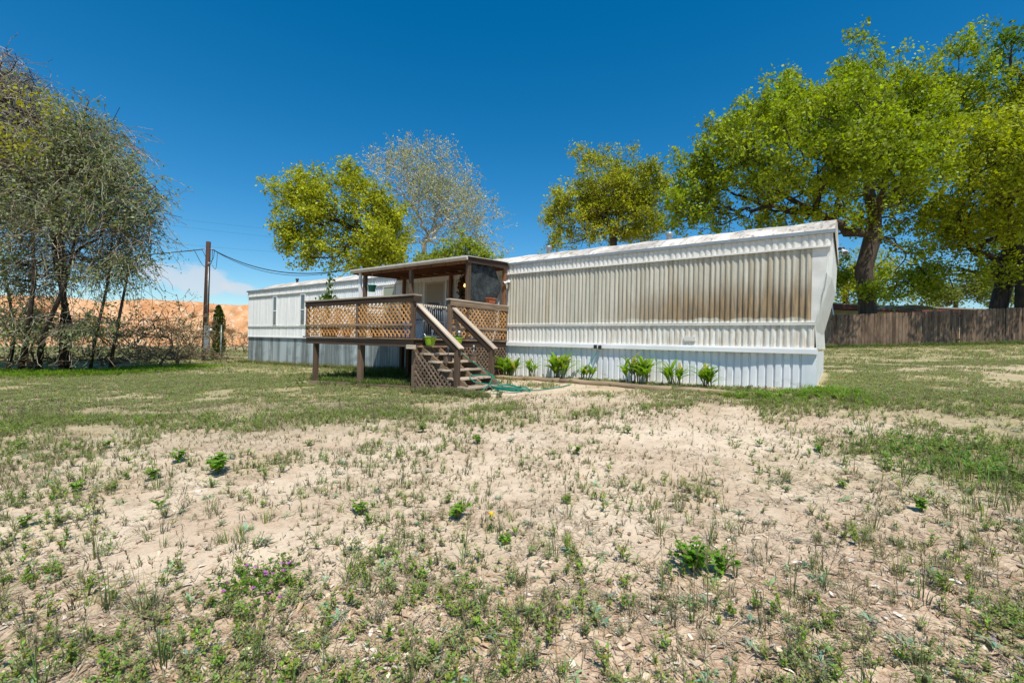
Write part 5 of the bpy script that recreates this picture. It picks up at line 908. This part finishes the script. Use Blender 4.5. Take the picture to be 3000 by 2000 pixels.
weed_plant(2030, 1675, .19, 'dense bright green bushy weed in the right foreground', 140, (.13, .30, .02), 34, .20, 'bushy_weed'); weed_plant(2115, 1690, .14, 'smaller bright green weed right of the bushy weed', 141, (.13, .30, .02), 14, .22, 'bushy_weed')
def flower_plant(px, py, heads, R_, c, label, name, hh, petal, n_green, gc):
    r2 = np.random.default_rng(px); p = on_ground(px, py); z0 = gz(p[0], p[1]); th = thing(name, label, 'flower', (float(p[0]), float(p[1]), z0)); b = MB(); VV = []; FF = []; TT = []
    for k in range(heads):
        q = np.array([p[0], p[1], z0])+np.array([*(r2.normal(size=2)*R_), hh*r2.uniform(.7, 1.1)]); b.tube([(q[0], q[1], z0), tuple(q)], .0018, 4)
        for j in range(9): az = 2*math.pi*j/9+r2.random(); d = np.array([math.cos(az), math.sin(az), r2.uniform(-.2, .5)])*petal; sd_ = np.array([-math.sin(az), math.cos(az), 0])*petal*.28; i = len(VV); VV += [q, q+d*.6+sd_, q+d, q+d*.6-sd_]; FF.append((i, i+1, i+2, i+3)); TT += [tuple(x*r2.uniform(.8, 1.2) for x in c)]*4
    for k in range(heads): np_mesh('flower_head', VV[36*k:36*k+36], np.arange(36).reshape(9, 4), M_leaf, th, np.array(TT[36*k:36*k+36]))
    b.build('stems', M_stem, th)
    if n_green: q = np.c_[p[0]+r2.normal(size=n_green)*R_*1.2, p[1]+r2.normal(size=n_green)*R_*1.2, z0+r2.uniform(.01, hh*.7, n_green)]; v, f = leaves(q, .028, r2, .5, .3); np_mesh('leaves', v, f, M_leaf, th, np.repeat(np.array(gc)*r2.uniform(.7, 1.3, (n_green, 1)), 4, 0))
flower_plant(740, 1730, 13, .11, (.62, .16, .62), 'small purple wildflowers growing in a patch at the lower left', 'purple_wildflower', .07, .013, 420, (.11, .22, .02)); flower_plant(1440, 1560, 1, .012, (.85, .60, .02), 'single yellow daisy-like flower on a long stem in the foreground', 'yellow_flower', .17, .03, 20, (.12, .22, .03)); flower_plant(2498, 1388, 2, .02, (.75, .06, .04), 'tiny red flower in the grass at right', 'red_flower', .05, .016, 0, GRN)
# a few stones
b_r = np.random.default_rng(9)
for k, (px, py, s_, lab) in enumerate(((580, 1443, .035, 'pale flat stone on the sand at left'), (798, 1418, .02, 'small white stone right of the pale flat stone'), (2100, 1482, .022, 'small white pebble in the right-hand sand'), (1795, 1208, .05, 'white stone in front of the plant bed'), (2830, 1148, .06, 'white stone in the grass at right'))):
    p = on_ground(px, py); z0 = gz(p[0], p[1]); vs = []; fs = []; n = 10
    prof_ = [(.05, -.3), (.8, -.1), (1, .15), (.7, .42), (.05, .5)]
    for r0, z in prof_:
        for i in range(n): a = 2*math.pi*i/n; q = b_r.uniform(.8, 1.15); vs.append((p[0]+math.cos(a)*r0*s_*q, p[1]+math.sin(a)*r0*s_*.75*q, z0+z*s_*q))
    for j in range(4):
        for i in range(n): fs.append((j*n+i, j*n+(i+1) % n, (j+1)*n+(i+1) % n, (j+1)*n+i))
    o = MB().add(vs, fs+[tuple(range(n))[::-1], tuple(4*n+i for i in range(n))], smooth=True).build('stone', plain('pale_stone', srgb(224, 214, 200), .9)); tag(o, lab, 'stone')
# potted vine on the deck, plant in the lime pot
def vine_pot():
    r2 = np.random.default_rng(91); x, y = -11.55, 7.05; th = thing('potted_vine', 'tall potted vine climbing above the left end of the lattice railing', 'potted plant', (x, y, DZ)); MB().lathe((x, y, DZ), [(.001, .003), (.11, .003), (.15, .24), (.16, .26), (.13, .26), (.001, .22)], 18).build('pot', M_terra, th)
    pts = spline([(x, y, DZ+.2), (x-.05, y, DZ+.8), (x+.05, y, DZ+1.2), (x+.12, y, DZ+1.75)], 8); MB().tube(pts, .008, 5).build('stem', M_stem, th); k = 150; i = r2.integers(5, len(pts), k); q = np.array([pts[j] for j in i])+r2.normal(size=(k, 3))*np.array([.08, .06, .05]); q = np.r_[q, np.array([x, y, DZ+1.05])+r2.normal(size=(120, 3))*np.array([.16, .1, .06])]; v, f = leaves(q, .09, r2, .6); np_mesh('leaves', v, f, M_leaf, th, np.repeat(np.array([.12, .20, .03])*r2.uniform(.7, 1.3, (len(q), 1)), 4, 0))
vine_pot()
r2 = np.random.default_rng(92); q = np.array([-7.42, 7.88, 1.45])+r2.normal(size=(90, 3))*np.array([.06, .06, .025]); v, f = leaves(q, .045, r2, .6); np_mesh('leaves', v, f, M_leaf, pot2, np.repeat(np.array([.10, .20, .03])*r2.uniform(.7, 1.3, (90, 1)), 4, 0))
